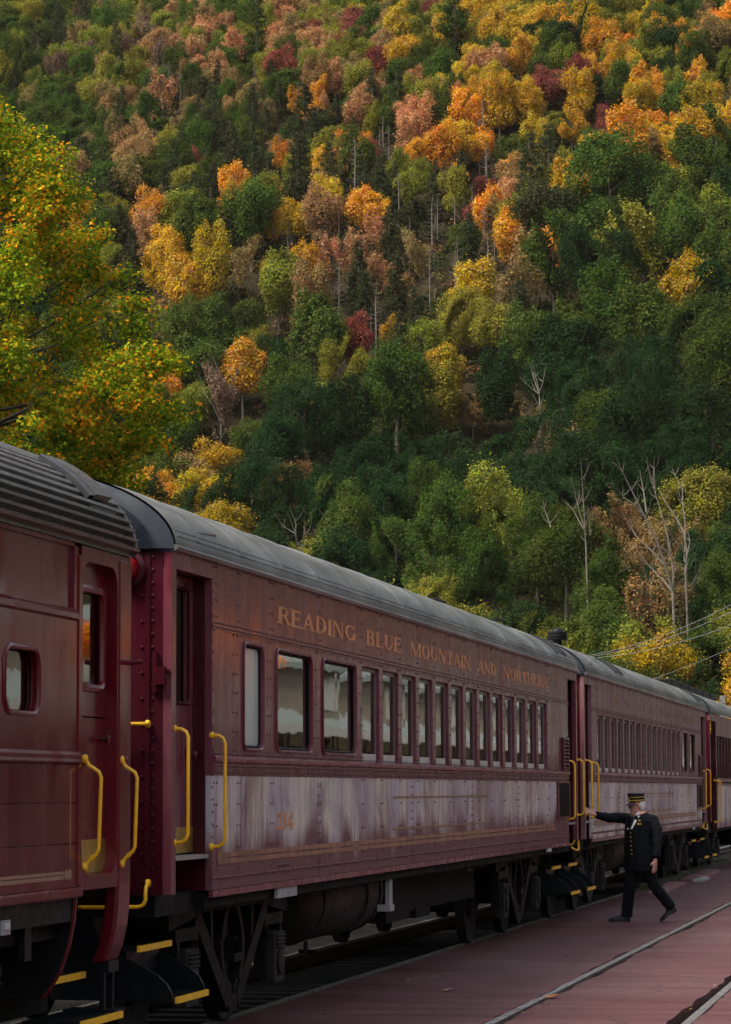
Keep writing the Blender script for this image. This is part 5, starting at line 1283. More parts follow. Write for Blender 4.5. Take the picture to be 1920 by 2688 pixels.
b = MB(); b.prism(rrect(16.02, 16.59, 2.425, 3.02, .07), 'x', xd - .02, xd - .016); b.build('door_pane', MT['glass_dark'], o)
b = MB(); b.box(xd - .5, xd - .46, 15.9, 16.9, 1.3, 3.2); b.build('vestibule_back', MT['black_steel'], CA)
b = MB(); b.box(xd, xd + .004, 15.992, 16.70, 1.315, 1.515); b.build('kick_plate', MT['brass'], o)
b = MB(); b.lathe([(.014, 0), (.012, .035), (.026, .04), (.026, .06), (.008, .066)], (xd, 16.57, 2.12), 'x', 10); b.lathe([(.02, 0), (.018, .03), (.01, .045)], (xd, 16.20, 2.02), 'x', 10); b.box(xd, xd + .025, 16.19, 16.22, 1.96, 2.02); b.build('door_handle', MT['maroon_dark'], o, True)
b = MB(); b.box(X0 - .09, X0 + .002, 15.95, 16.72, 1.225, 1.31); b.build('door_sill', GM, CA)
# corner post sweeping in below the floor
def curl(x): return [(x, 3.24), (x, 1.25), (x - .004, 1.10), (x - .018, .98), (x - .045, .86), (x - .085, .76)]
b = MB(); P = curl(X0 + .006); b.loft([[(px_, y, pz) for y in (16.715, 16.985)] + [(px_ - .09, y, pz) for y in (16.985, 16.715)] for px_, pz in P]); bevel(b.build('corner_post', GM, CA), .02, 2)
b = MB(); b.box(X0 - .13, X0 - .06, 16.74, 16.95, .70, .77); b.box(X0 - .12, X0 - .09, 16.74, 16.77, .47, .70); b.box(X0 - .12, X0 - .09, 16.92, 16.95, .47, .70); b.box(X0 - .35, X0 - .02, 16.73, 16.96, .45, .475); b.build('step_hanger', MT['navy_steel'], CA)
# side apron of the stairwell, curved under, with a maroon rim
def apron(x): return [(x, 1.19), (x - .01, 1.05), (x - .04, .90), (x - .09, .76), (x - .15, .66), (x - .20, .60)]
b = MB(); P = apron(X0 - .02); b.loft([[(px_, 15.90, pz), (px_, 15.93, pz), (px_ - .8, 15.93, pz), (px_ - .8, 15.90, pz)] for px_, pz in P]); b.build('stairwell_apron', MT['black_steel'], CA)
b = MB(); b.tube([(px_, 15.925, pz) for px_, pz in P], .016, 6); b.build('apron_rim', GM, CA)
for zz, xf in ((.462, .0), (.70, -.24)):
    b = MB(); b.box(X0 + xf - .36, X0 + xf - .004, 15.99, 16.80, zz - .03, zz); t = b.build('tread', MT['navy_steel'], CA)
    b = MB(); b.box(X0 + xf - .004, X0 + xf + .016, 15.99, 16.80, zz - .036, zz + .004); b.build('nosing', MT['yellow'], t)
b = MB(); b.box(X0 - .9, X0 - .5, 15.93, 16.9, .45, 1.2); b.build('step_back', MT['under'], CA)
for ya in (16.03, 16.78):
    grab('grab_iron', [(X0 + .01, ya, 1.995), (X0 + .012, ya + .005, 1.945), (X0 + .10, ya + .015, 1.93), (X0 + .085, ya + .015, 1.42), (X0 + .015, ya + .01, 1.41), (X0 + .01, ya + .01, 1.36)], CA, .012)
b = MB(); b.tube([(X0 + .0, 16.9, 2.60), (X0 + .09, 16.92, 2.61)], .018, 7); b.lathe([(.03, 0), (.03, .015), (.01, .02)], (X0 + .0, 16.86, 1.99), 'x', 8); b.build('door_stop', GM, CA)
roof_shell(CA, yS, yE, .752, zE, MT['rib'], 'ribbed_roof', False, 21, .012)
A = arch(.752, zE, 2.0, 21, .012)
b = MB(); b.loft([[(p[0] + (p[0] - XC) * s_ * .012, y, p[1] + s_ * .02) for p in A] for y, s_ in ((yE - .03, .0), (yE - .03, 1.6), (yE + .012, 1.6), (yE + .012, -.5))], False, False); b.build('roof_end_rim', MT['rib'], CA)
b = MB(); b.prism(arch(.752, zE, 2.0, 20, 0) + [(2 * XC - X0, 1.1), (X0 - .01, 1.1)], 'y', yE - .06, yE - .02); b.build('end_wall', MT['maroon_dark'], CA)
# slanting louvre on the ribbed roof
b = MB(); i0, i1 = 5, 10
def on(i, lift): 
    p = A[i]; nx, nz = (p[0] - XC) / HALF ** 2, (p[1] - zE) / .752 ** 2; L = math.hypot(nx, nz); return (p[0] + nx / L * lift, p[1] + nz / L * lift)
yv0 = lambda i: 16.28 + (i - i0) * .0
b.loft([[(on(i, l)[0], y, on(i, l)[1]) for i in range(i0, i1 + 1)] for y, l in ((16.22, .0), (16.22, .075), (16.30, .085), (16.30, .0))], False, False); 
o = b.build('roof_louvre', MT['louver'], CA)
b = MB(); b.loft([[(on(i, l)[0], y, on(i, l)[1]) for i in range(i0, i1 + 1)] for y, l in ((16.30, .03), (16.70, .03))], False, False); b.build('louvre_back', MT['under'], o)
for k in range(24):
    t = i0 + (i1 - i0) * k / 24; i = int(t); p = on(i, .05); q = on(min(i + 1, i1), .05); f_ = t - i; c0 = (p[0] + (q[0] - p[0]) * f_, p[1] + (q[1] - p[1]) * f_); c1 = (c0[0] + (q[0] - p[0]) * .16, c0[1] + (q[1] - p[1]) * .16)
    d0 = ((c0[0] - XC) * .022, .03); sk = .05
    b = MB(); b.add([(c0[0], 16.31, c0[1]), (c1[0], 16.31, c1[1]), (c1[0] + (q[0] - p[0]) * .3, 16.68, c1[1] + (q[1] - p[1]) * .3), (c0[0] + (q[0] - p[0]) * .3, 16.68, c0[1] + (q[1] - p[1]) * .3),
                     (c0[0] + d0[0], 16.31, c0[1] + d0[1]), (c1[0] + d0[0], 16.31, c1[1] + d0[1]), (c1[0] + (q[0] - p[0]) * .3 + d0[0], 16.68, c1[1] + (q[1] - p[1]) * .3 + d0[1]), (c0[0] + (q[0] - p[0]) * .3 + d0[0], 16.68, c0[1] + (q[1] - p[1]) * .3 + d0[1])],
                    [(0, 1, 2, 3), (4, 7, 6, 5), (0, 4, 5, 1), (1, 5, 6, 2), (2, 6, 7, 3), (3, 7, 4, 0)]); b.build('louvre_slat', MT['rib'], o)
b = MB(); b.box(X0 - .12, X0 + .0, 16.22, 16.72, 3.40, 3.43); b.v = [(on(4, .05)[0] - .06 + (v[0] - X0 + .06) * .8, v[1], on(4, .05)[1] + (v[2] - 3.415)) for v in b.v]; b.build('louvre_lip', MT['louver'], o)
b = MB(); b.box(2 * XC - X0, 2 * XC - X0 + .06, yS, yE, 1.2, zE); b.build('far_side', GM, CA)
b = MB(); b.box(2 * XC - X0 + .1, X0 - .12, yS, 15.9, .95, 1.19); b.box(X0 - .75, X0 - .5, 13.2, 15.4, .55, .95); b.build('underframe', MT['under'], CA)
b = MB(); b.box(X0 - .12, X0 - .03, yS, 15.9, 1.05, 1.19); b.box(X0 - .11, X0 - .07, 15.17, 15.29, .86, 1.06); b.build('underframe_rail', MT['black_steel'], CA)
b = MB(); b.box(X0 - .05, X0 - .02, 14.63, 14.78, 1.03, 1.11); o = b.build('junction_plate', MT['grey_plate'], CA)
b = MB(); b.box(X0 - .02, X0 - .012, 14.68, 14.75, 1.06, 1.095); b.build('white_sticker', MT['white_plate'], o)
b = MB(); b.lathe([(.02, 0), (.085, .02), (.10, .14), (.085, .26), (.03, .29)], (X0 - .3, 14.95, .80), 'y', 18); b.tube([(X0 - .3, 15.2, .80), (X0 - .26, 15.3, .72), (X0 - .3, 15.3, .62)], .02, 6); b.build('brake_cylinder', MT['bogie'], CA, True)
bogie(CA, 12.6, 2.6); bogie(CA, -1.5, 2.6)
b = MB(); b.box(XC - .12, XC + .12, yE - .1, yE + .45, .70, .92); b.build('coupler', MT['bogie'], CA)
# ------------------------------------------------------------------ the uniformed man
MT['suit'] = plain('navy black wool', (.0055, .0066, .0088), .8, 0, .35, 30, bump=.3, spec=.12)
MT['trouser'] = plain('black trouser wool', (.0045, .005, .007), .85, 0, .3, 30, bump=.25, spec=.12)
MT['vest'] = plain('black waistcoat', (.005, .005, .006), .6, 0, .3, 30, spec=.12)
MT['skin'] = plain('ruddy skin', (.46, .225, .165), .5, 0, .18, 22, bump=.1)
MT['white_hair'] = plain('white hair', (.62, .61, .58), .7, 0, .15, 60)
MT['shirt'] = plain('white shirt cotton', (.72, .73, .76), .7, 0, .06, 20)
MT['shoe'] = plain('black polished leather', (.004, .004, .005), .45, 0, .3, 20, spec=.2)
MT['cap'] = plain('black cap felt', (.005, .005, .007), .75, 0, .3, 30, spec=.12)
MT['visor'] = plain('patent visor', (.03, .033, .04), .2, 0, .2, 20)
MT['gold_braid'] = plain('gold braid', (.55, .33, .06), .45, .3, .3, 60)
MT['tie'] = plain('black silk tie', (.006, .006, .007), .4, 0, .2, 20)
MT['lens'] = plain('spectacle glass', (.25, .17, .14), .1, 0, .1, 10)
MT['purple'] = plain('purple enamel', (.16, .03, .13), .4)
MAN = Vector((-4.375, 38.95, 0))
man = empty('person', MAN); tag(man, 'grey haired man in black uniform and gold banded cap striding towards the train', 'person')
def P3(u, z, v=0.): return Vector((MAN.x + (u - .204 * v) / .979, MAN.y + v, z))
def ell_ring(c, ax1, ax2, a, b_, n=20):
    return [c + ax1 * (a * math.cos(2 * math.pi * i / n)) + ax2 * (b_ * math.sin(2 * math.pi * i / n)) for i in range(n)]
LF = Vector((.80, -.60, 0)); FW = Vector((-.60, -.80, 0))       # his left; the way his chest faces
def taper(b, pts, rs, n=12): b.tube(pts, rs, n)
B = MB()
# trunk under the coat
secs = [(.70, .262, .165, .085), (.80, .255, .17, .085), (.92, .238, .172, .08), (1.04, .225, .170, .075), (1.18, .222, .165, .075), (1.30, .228, .155, .08), (1.38, .240, .135, .085), (1.43, .232, .112, .088), (1.465, .19, .095, .085), (1.495, .125, .078, .075), (1.52, .066, .064, .058)]
B.loft([ell_ring(P3(c, z) , LF, FW, a, b_) for z, a, b_, c in secs])
def blob(c, r):
    c = Vector(c); B.lathe([(max(.002, r * math.cos(R_(t))), r * math.sin(R_(t))) for t in (-88, -60, -30, 0, 30, 60, 88)], c, 'z', 12)
SR, SL = P3(-.085, 1.405, .10), P3(.245, 1.385, -.10)
ER, WR = P3(-.335, 1.418, -.02), P3(-.525, 1.462, -.20)
EL, WL = P3(.300, 1.12, -.20), P3(.262, .885, -.285)
taper(B, [SR, SR.lerp(ER, .5) + Vector((0, 0, .01)), ER, ER.lerp(WR, .5), WR], [.080, .072, .064, .058, .052])
taper(B, [SL, SL.lerp(EL, .5) + Vector((.015, 0, 0)), EL, EL.lerp(WL, .5), WL], [.080, .076, .067, .060, .054])
blob(SR, .080); blob(SL, .080)
HR, HL = P3(.015, .86, .06), P3(.145, .86, -.06)
KR, AR = P3(-.068, .49, -.01), P3(-.112, .115, .02)
KL, AL = P3(.245, .505, -.06), P3(.470, .225, .0)
taper(B, [HR + Vector((0, 0, .06)), HR.lerp(KR, .5), KR, KR.lerp(AR, .5), AR, AR + Vector((0, 0, -.045))], [.118, .100, .080, .080, .076, .079])
taper(B, [HL + Vector((0, 0, .06)), HL.lerp(KL, .5), KL, KL.lerp(AL, .5), AL, AL + Vector((.012, 0, -.03))], [.118, .100, .080, .078, .072, .074])
# neck and head
HC_ = P3(.040, 1.585, -.035); NK = P3(.060, 1.47, 0)
fh = Vector((-.90, -.40, -.16)).normalized(); sh = Vector((0, 0, 1)).cross(fh).normalized(); uh = fh.cross(sh).normalized()
def H(f, s, u): return HC_ + fh * f + sh * s + uh * u       # head space: forward, his left, up
B.tube([NK + Vector((0, 0, -.04)), H(-.03, 0, -.06)], [.066, .060], 12)
prof = [(-.125, .030, .018, .060), (-.112, .052, .040, .050), (-.085, .075, .056, .030), (-.045, .088, .067, .012), (0, .096, .074, .002), (.045, .098, .077, -.004), (.085, .090, .072, -.008), (.115, .060, .05, -.01), (.128, .02, .02, -.01)]
B.loft([[H(c + a * math.cos(t), w_ * math.sin(t), u) for t in [2 * math.pi * i / 20 for i in range(20)]] for u, a, w_, c in prof])
B.loft([[H(.088 + dx, s * w_, u) for s in (-1, -.5, .5, 1)] + [H(.060, 0, u)] for u, dx, w_ in ((.030, .002, .010), (-.005, .020, .012), (-.030, .034, .018), (-.040, .022, .020), (-.048, .0, .014))])   # nose
for s_ in (-1, 1): B.loft([[H(-.012 + r * math.cos(t), s_ * (.072 + .012 * k), r * 1.5 * math.sin(t) - .01) for t in [i * math.pi / 5 for i in range(10)]] for k, r in ((0, .016), (1, .022), (1.3, .012))])    # ears
B.tube([H(.083, -.03, -.066), H(.096, 0, -.065), H(.083, .03, -.066)], .010, 6)
B.tube([H(.081, -.026, -.080), H(.094, 0, -.080), H(.081, .026, -.080)], .011, 6)
B.tube([H(.088, -.05, .028), H(.102, -.028, .034), H(.097, 0, .028), H(.102, .028, .034), H(.088, .05, .028)], .012, 6)
# hands: palm and five jointed digits each
def hand(wr, dirn, palm_n, side, curl, spread, L=.185):
    d = dirn.normalized(); n_ = (palm_n - d * palm_n.dot(d)).normalized(); s_ = d.cross(n_).normalized() * side
    pw = L * .50
    B.loft([[wr + d * t + s_ * (w_ * math.cos(a)) + n_ * (th * math.sin(a)) for a in [2 * math.pi * i / 12 for i in range(12)]] for t, w_, th in ((-.03, .029, .024), (.01, .032, .022), (pw * .55, .043, .019), (pw, .042, .015), (pw + .012, .034, .010))])
    for k, ln in enumerate((.078, .088, .082, .064)):
        o = (k - 1.5) * .0215; p = wr + d * pw + s_ * o; dd = (d + s_ * (k - 1.5) * spread).normalized(); pts = [p - d * .02, p]; c = curl
        for q in (.44, .32, .24):
            p = p + dd * ln * q; pts.append(p); dd = (dd + n_ * c).normalized(); c *= 1.1
        B.tube(pts, [.0105, .0105, .0098, .009, .0072], 8)
    p = wr + d * .022 - s_ * .026; td = (d * .62 - s_ * .75 + n_ * .35).normalized()
    B.tube([p, p + td * .035, p + td * .035 + (td + d * .7).normalized() * .032, p + td * .035 + (td + d * .7).normalized() * .056], [.014, .0125, .0108, .008], 8)
hand(WR + (WR - ER).normalized() * .035, Vector((-.86, -.42, .46)), Vector((-.05, .75, -.6)), 1, .16, .15)
hand(WL + Vector((-.01, 0, -.04)), Vector((-.10, -.05, -1)), Vector((-.80, .5, 0)), 1, .22, .05)
raw = B.build('body', [MT['suit'], MT['trouser'], MT['skin']], man)
rm = raw.modifiers.new('r', 'REMESH'); rm.mode = 'VOXEL'; rm.voxel_size = .0072; rm.use_smooth_shade = True
sm = raw.modifiers.new('s', 'SMOOTH'); sm.factor = .5; sm.iterations = 2
dg = bpy.context.evaluated_depsgraph_get(); me = bpy.data.meshes.new_from_object(raw.evaluated_get(dg))
raw.modifiers.clear(); raw.data = me; me.name = 'body'
for m in list(me.materials): pass
if len(me.materials) == 0:
    for m in (MT['suit'], MT['trouser'], MT['skin']): me.materials.append(m)
hR = WR + (WR - ER).normalized() * .022
for p_ in me.polygons:
    c = p_.center + MAN; i = 0
    if c.z < .72 and (c - WL).length > .13: i = 1
    ax = (HC_ - NK).normalized(); tt = (c - NK).dot(ax)
    if tt > .012 and (c - NK - ax * tt).length < (.074 if tt < .04 else .2): i = 2
    if (c - HC_).length < .158: i = 2
    if (c - WR).length < .42 and (c - hR).dot((WR - ER).normalized()) > 0: i = 2
    if c.z < WL.z - .020 and c.z > .62 and (Vector((c.x, c.y, 0)) - Vector((WL.x - .015, WL.y - .005, 0))).length < .074: i = 2
    p_.material_index = i; p_.use_smooth = True
from mathutils import noise as _ns
NR_ = [v_.normal.copy() for v_ in me.vertices]
for v_, nr_ in zip(me.vertices, NR_):
    w_ = v_.co + MAN
    if (w_ - HC_).length < .24 or (w_ - WR).length < .16 or w_.z < WL.z and (w_ - WL).length < .22: continue
    k_ = .0055 if w_.z > .72 else .0065
    f_ = abs(_ns.noise(Vector((w_.x * 9, w_.y * 9, w_.z * 15)))) + .5 * abs(_ns.noise(Vector((w_.x * 20, w_.y * 20, w_.z * 34))))
    v_.co += nr_ * k_ * (f_ * 2.2 - .6)
def front(lat, z, out=.0):
    """A point on the chest: lat metres to his left of the middle."""
    zs_ = [s[0] for s in secs]; a = float(np.interp(z, zs_, [s[1] for s in secs])); b_ = float(np.interp(z, zs_, [s[2] for s in secs])); c = float(np.interp(z, zs_, [s[3] for s in secs]))
    f_ = math.sqrt(max(.02, 1 - (lat / a) ** 2)); return P3(c, z) + LF * lat + FW * (b_ * f_ + out)
def patch(name, mat, rows, th=.006):
    """rows: list of (z, lat0, lat1); a cloth panel lying on the chest."""
    b = MB(); g = []
    for z, l0, l1 in rows: g.append([front(l0 + (l1 - l0) * i / 5, z, th) for i in range(6)] + [front(l1 - (l1 - l0) * i / 5, z, -.01) for i in range(6)])
    b.loft(g); return b.build(name, mat, man, True)
patch('waistcoat', MT['vest'], [(.86, -.115, .055), (.95, -.11, .055), (1.06, -.10, .05), (1.18, -.095, .05), (1.28, -.085, .05), (1.34, -.07, .045)], .004)
patch('shirt_front', MT['shirt'], [(1.27, -.012, .012), (1.34, -.03, .045), (1.40, -.04, .07), (1.445, -.03, .09)], .010)
patch('coat_front', MT['suit'], [(.70, .02, .20), (.80, .05, .20), (.95, .06, .19), (1.10, .055, .185), (1.25, .055, .185), (1.38, .07, .18)], .010)
patch('coat_front', MT['suit'], [(.70, -.16, -.265), (.80, -.145, -.258), (.95, -.13, -.24), (1.10, -.12, -.225), (1.25, -.10, -.215), (1.38, -.085, -.19)], .022)
patch('lapel', MT['suit'], [(1.02, .045, .075), (1.14, .05, .10), (1.26, .055, .135), (1.34, .06, .15), (1.40, .075, .13), (1.44, .09, .12)], .018)
patch('lapel', MT['suit'], [(1.02, -.125, -.10), (1.14, -.14, -.10), (1.26, -.155, -.095), (1.34, -.155, -.085), (1.40, -.13, -.075), (1.44, -.11, -.07)], .028)
b = MB(); b.loft([[H(-.03, 0, -.075) + Vector((math.cos(t) * r, math.sin(t) * r, dz - math.cos(t) * .012)) for t in [2 * math.pi * i / 20 for i in range(20)]] for r, dz in ((.071, -.012), (.084, -.045), (.090, -.062))]); b.build('collar', MT['shirt'], man, True)
b = MB(); k = front(.0, 1.425, .022)
for s_ in (-1, 1): b.loft([[k + LF * s_ * t + Vector((0, 0, 1)) * w_ * math.sin(a) + FW * .012 * math.cos(a) for a in [2 * math.pi * i / 8 for i in range(8)]] for t, w_ in ((.0, .012), (.03, .026), (.062, .034), (.075, .020))])
b.tube([k, front(-.005, 1.36, .018), front(-.02, 1.29, .014)], [.022, .020, .010], 8); b.build('bow_tie', MT['tie'], man, True)
for i in range(6):
    b = MB(); c = front(-.012 + .004 * i, 1.215 - i * .058, .006); b.lathe([(.001, -.006), (.0085, -.003), (.0085, .003), (.001, .008)], c, 'y', 8); b.build('button', MT['brass_dull'], man, True)
def badge(nm, lat, z, w_, h, mat, out=.018):
    b = MB(); b.loft([[front(lat + dx * w_ / 2, z + dz * h / 2, o_) for dx, dz in ((-1, -1), (1, -1), (1, 1), (-1, 1))] for o_ in (out - .006, out + .002)]); return b.build(nm, mat, man)
badge('name_badge', .118, 1.338, .062, .022, MT['brass_dull']); badge('lapel_pin', .112, 1.385, .030, .020, MT['brass_dull']); badge('lapel_pin', -.100, 1.392, .026, .018, MT['brass_dull'])
badge('ribbon', -.128, 1.352, .02, .03, MT['purple']); badge('medal', -.132, 1.325, .022, .022, MT['brass_dull']); badge('round_button_badge', -.075, 1.272, .024, .024, MT['shirt']); badge('lapel_pin', -.02, 1.272, .014, .020, MT['brass_dull'])
# hair, spectacles, cap, shoes
b = MB(); b.loft([[H(-.012 + (.100 + .004) * k * math.cos(t), .083 * k * math.sin(t), u) for t in [R_(95) + R_(170) * i / 14 for i in range(15)]] + [H(-.012 + .07 * math.cos(t), .06 * math.sin(t), u) for t in [R_(265) - R_(170) * i / 14 for i in range(15)]] for u, k in ((-.060, .80), (-.035, .95), (0, 1.02), (.04, 1.04), (.062, 1.0))]); b.build('hair', MT['white_hair'], man, True)
b = MB(); b.tube([H(-.01, .080, .012), H(.055, .078, .008), H(.104, .052, .002)], .0028, 5); b.tube([H(-.01, -.080, .012), H(.055, -.078, .008), H(.104, -.052, .002)], .0028, 5)
for s_ in (-1, 1): b.tube([H(.106, s_ * (.030 + .024 * math.cos(t)), -.004 + .017 * math.sin(t)) for t in [2 * math.pi * i / 12 for i in range(13)]], .0030, 5, False)
b.tube([H(.108, -.008, .0), H(.108, .008, .0)], .003, 5); o = b.build('spectacles', MT['black_steel'], man)
for s_ in (-1, 1):
    b = MB(); b.loft([[H(.1055 + dx, s_ * .030 + .022 * math.cos(t), -.004 + .015 * math.sin(t)) for t in [2 * math.pi * i / 12 for i in range(12)]] for dx in (0, .0015)]); b.build('spectacle_lens', MT['lens'], o)
def cap_ring(u, r, f=0., n=28, k=1.): return [H(-.008 + f + r * math.cos(t), r * .92 * math.sin(t), u + .012 * math.cos(t) * k) for t in [2 * math.pi * i / n for i in range(n)]]
b = MB(); b.loft([cap_ring(.058, .104), cap_ring(.060, .109), cap_ring(.165, .116, 0, 28, 1.6), cap_ring(.172, .113, 0, 28, 1.6)]); cp = b.build('cap', MT['cap'], man, True)
for u0, u1 in ((.068, .080), (.112, .121)):
    b = MB(); b.loft([cap_ring(u0, .1105), cap_ring(u0 + .001, .1145), cap_ring(u1, .1155), cap_ring(u1 + .001, .111)], False); b.build('gold_band', MT['gold_braid'], cp)
b = MB(); b.loft([[H(.112 + o_, s_ * .045, u) for s_ in (-1, -.33, .33, 1)] + [H(.100, s_ * .045, u) for s_ in (1, .33, -.33, -1)] for u, o_ in ((.084, -.002), (.086, .002), (.108, .004), (.110, .0))]); b.build('cap_plate', MT['brass_dull'], cp)
b = MB(); b.loft([[H(.02 + r * math.cos(t), r * .92 * math.sin(t), .058 - d * max(0, math.cos(t)) * 1.) for t in [R_(-80) + R_(160) * i / 16 for i in range(17)]] for r, d in ((.080, .0), (.100, .010), (.132, .034), (.134, .037), (.128, .037), (.098, .013), (.079, .004))], True, False); b.build('visor', MT['visor'], cp, True)
def shoe(heel, toe, up, sx):
    d = (toe - heel); L = d.length; d.normalize(); s_ = d.cross(up).normalized(); u = s_.cross(d).normalized()
    if u.z < 0: u = -u
    b = MB(); rings = []
    for t, w_, h in ((0, .026, .075), (.06, .036, .085), (.22, .037, .085), (.36, .036, .080), (.5, .041, .062), (.68, .047, .046), (.86, .042, .040), (.96, .026, .032), (1.0, .010, .022)):
        c = heel + d * L * t; rings.append([c + s_ * (w_ * math.cos(a)) + u * (h * max(0, math.sin(a)) + .012) for a in [math.pi * i / 10 for i in range(11)]] + [c - s_ * w_ + u * .012, c + s_ * w_ + u * .012][0:0])
    b.loft(rings); o = b.build('shoe', MT['shoe'], man, True)
    b = MB(); so_ = []
    for t, w_ in ((0, .022), (.04, .036), (.22, .038), (.45, .037), (.68, .050), (.86, .045), (.97, .026), (1.01, .010)):
        c = heel + d * L * t; so_.append([c + s_ * w_, c - s_ * w_, c - s_ * w_ + u * .018, c + s_ * w_ + u * .018])
    b.loft(so_); 
    b.loft([[heel + d * t - s_ * w_ - u * .012, heel + d * t + s_ * w_ - u * .012, heel + d * t + s_ * w_ + u * .004, heel + d * t - s_ * w_ + u * .004] for t, w_ in ((.0, .03), (.075, .034))]); b.build('sole', MT['shoe'], o)
shoe(P3(-.065, .013, .03), P3(-.360, .003, -.02), Vector((0, 0, 1)), 1)
shoe(P3(.560, .165, .01), P3(.345, .004, -.03), Vector((-.5, 0, .9)), 1)

# ------------------------------------------------------------------ wires, post, timber edge, scraps
MT['wire'] = plain('grey overhead wire', (.22, .22, .22), .5)
MT['post_wood'] = plain('grey weathered post', (.16, .145, .13), .9, 0, .4, 5)
MT['plank_red'] = plain('worn red mat', (.20, .085, .085), .8, 0, .35, 8)
MT['dead_leaf'] = plain('fallen orange leaf', (.26, .085, .02), .7, 0, .3, 10)
MT['pale_leaf'] = plain('fallen tan leaf', (.30, .22, .12), .7, 0, .3, 10)
def wire(label, pts, r=.0075):
    b = MB(); n = 24; P = []
    a, m_, c = [Vector(p) for p in pts]
    for i in range(n + 1):
        t = i / n; P.append(a * (1 - t) ** 2 + m_ * 2 * t * (1 - t) + c * t * t)
    b.tube(P, r, 6); tag(b.build('overhead_wire', MT['wire']), label, 'wire', 'overhead wires behind the coaches')
def ctrl(q0, q1, q2):
    return [q0, q1, q2]
wire('topmost overhead wire sweeping up from behind the smokestack', [at_y(1180, 1466, 95), at_y(1420, 1466, 85), at_y(1700, 1300, 72)])
wire('overhead wire just under the topmost one', [at_y(1180, 1468, 95), at_y(1440, 1466, 85), at_y(1700, 1318, 72)])
wire('third overhead wire, sagging lower across the yellow green trees', [at_y(1200, 1466, 97), at_y(1460, 1470, 85), at_y(1710, 1350, 74)])
wire('lowest overhead wire, crossing just above the second coach roof', [at_y(1380, 1530, 97), at_y(1500, 1496, 88), at_y(1720, 1398, 76)], .006)
pe = at_y(1605, 1545, 120)
b = MB(); b.box(pe.x - .12, pe.x + .12, 119.9, 120.15, -.3, pe.z); b.box(pe.x - .121, pe.x - .06, 119.88, 119.899, 3.2, pe.z - .1); b.tube([(pe.x, 119.86, pe.z - .3), (pe.x, 119.95, pe.z - .3)], .03, 6); tag(bevel(b.build('wooden_post', MT['post_wood']), .02), 'square weathered grey wooden post rising behind the farthest coach roof', 'post')
def timber(label, x0, y0, x1, y1, h):
    b = MB(); n = 14; g = []
    for i in range(n + 1):
        t = i / n; x = x0 + (x1 - x0) * t + rng.normal(0, .008); y = y0 + (y1 - y0) * t; z = h + rng.normal(0, .008)
        g.append([(x - .09, y, -.2), (x + .09, y, -.2), (x + .085, y, z), (x - .085, y, z + .01)])
    b.loft(g); tag(b.build('timber_kerb', MT['timber']), label, 'kerb timber', 'timbers edging the platform')
timber('mossy timber kerb beside the rail past the striding man', -5.56, 51.0, -5.58, 59.4, .10)
timber('second mossy timber kerb, nearer the farthest coach steps', -5.59, 59.6, -5.63, 70.0, .11)
for lab, x, y, L, wd, a in (('loose red mat lying by the near end of the timber kerb', -5.22, 51.8, 5.6, .30, -.03), ('loose red mat overlapping the middle of the timber kerb', -5.28, 59.6, 6.4, .42, -.02), ('small grey board lying between two loose red mats', -5.02, 56.6, 1.7, .16, .02)):
    b = MB(); g = []
    for i in range(9):
        t = i / 8 - .5; yy = y + L * t; xx = x + a * L * t; ww = wd / 2 * (1 + rng.normal(0, .08)); zz = .012 + abs(rng.normal(0, .012))
        g.append([(xx - ww, yy, .004), (xx + ww, yy, .004), (xx + ww, yy, zz + .02), (xx - ww, yy, zz + .028)])
    b.loft(g); tag(b.build('loose_mat' if 'mat' in lab[:14] else 'board', MT['plank_red'] if 'red mat' in lab[:14] else MT['grey_plate']), lab, 'mat' if 'mat' in lab[:14] else 'board')
def fallen(label, x, y, s, mat):
    b = MB(); rd = random.Random(int(x * 100)); pts = []
    for i in range(10):
        a = 2 * math.pi * i / 10; r = s * (1 if i % 2 == 0 else .55) * rd.uniform(.8, 1.1); pts.append((x + r * math.cos(a), y + r * math.sin(a) * 1.6, .008 + .35 * s * (.5 + .5 * math.sin(a * 1.0 + 1))))
    c = (x, y, .012); b.add(pts + [c], [(i, (i + 1) % 10, 10) for i in range(10)])
    b.add([(p[0], p[1], p[2] + .003) for p in pts] + [(c[0], c[1], c[2] + .003)], [(i, 10, (i + 1) % 10) for i in range(10)]); tag(b.build('fallen_leaf', MT[mat]), label, 'leaf', 'leaves fallen on the platform')
fallen('curled orange leaf lying against the near sunken rail', -3.50, 24.6, .075, 'dead_leaf')
fallen('flat tan leaf on the asphalt left alone near the train', -4.55, 25.3, .05, 'pale_leaf')
fallen('brownish leaf on the asphalt midway to the striding man', -4.25, 31.0, .05, 'dead_leaf')
fallen('pale leaf fleck on the asphalt below the nearest bogie', -5.15, 26.6, .035, 'pale_leaf')
fallen('tan leaf on the asphalt beyond the striding man', -4.0, 52.0, .05, 'pale_leaf')

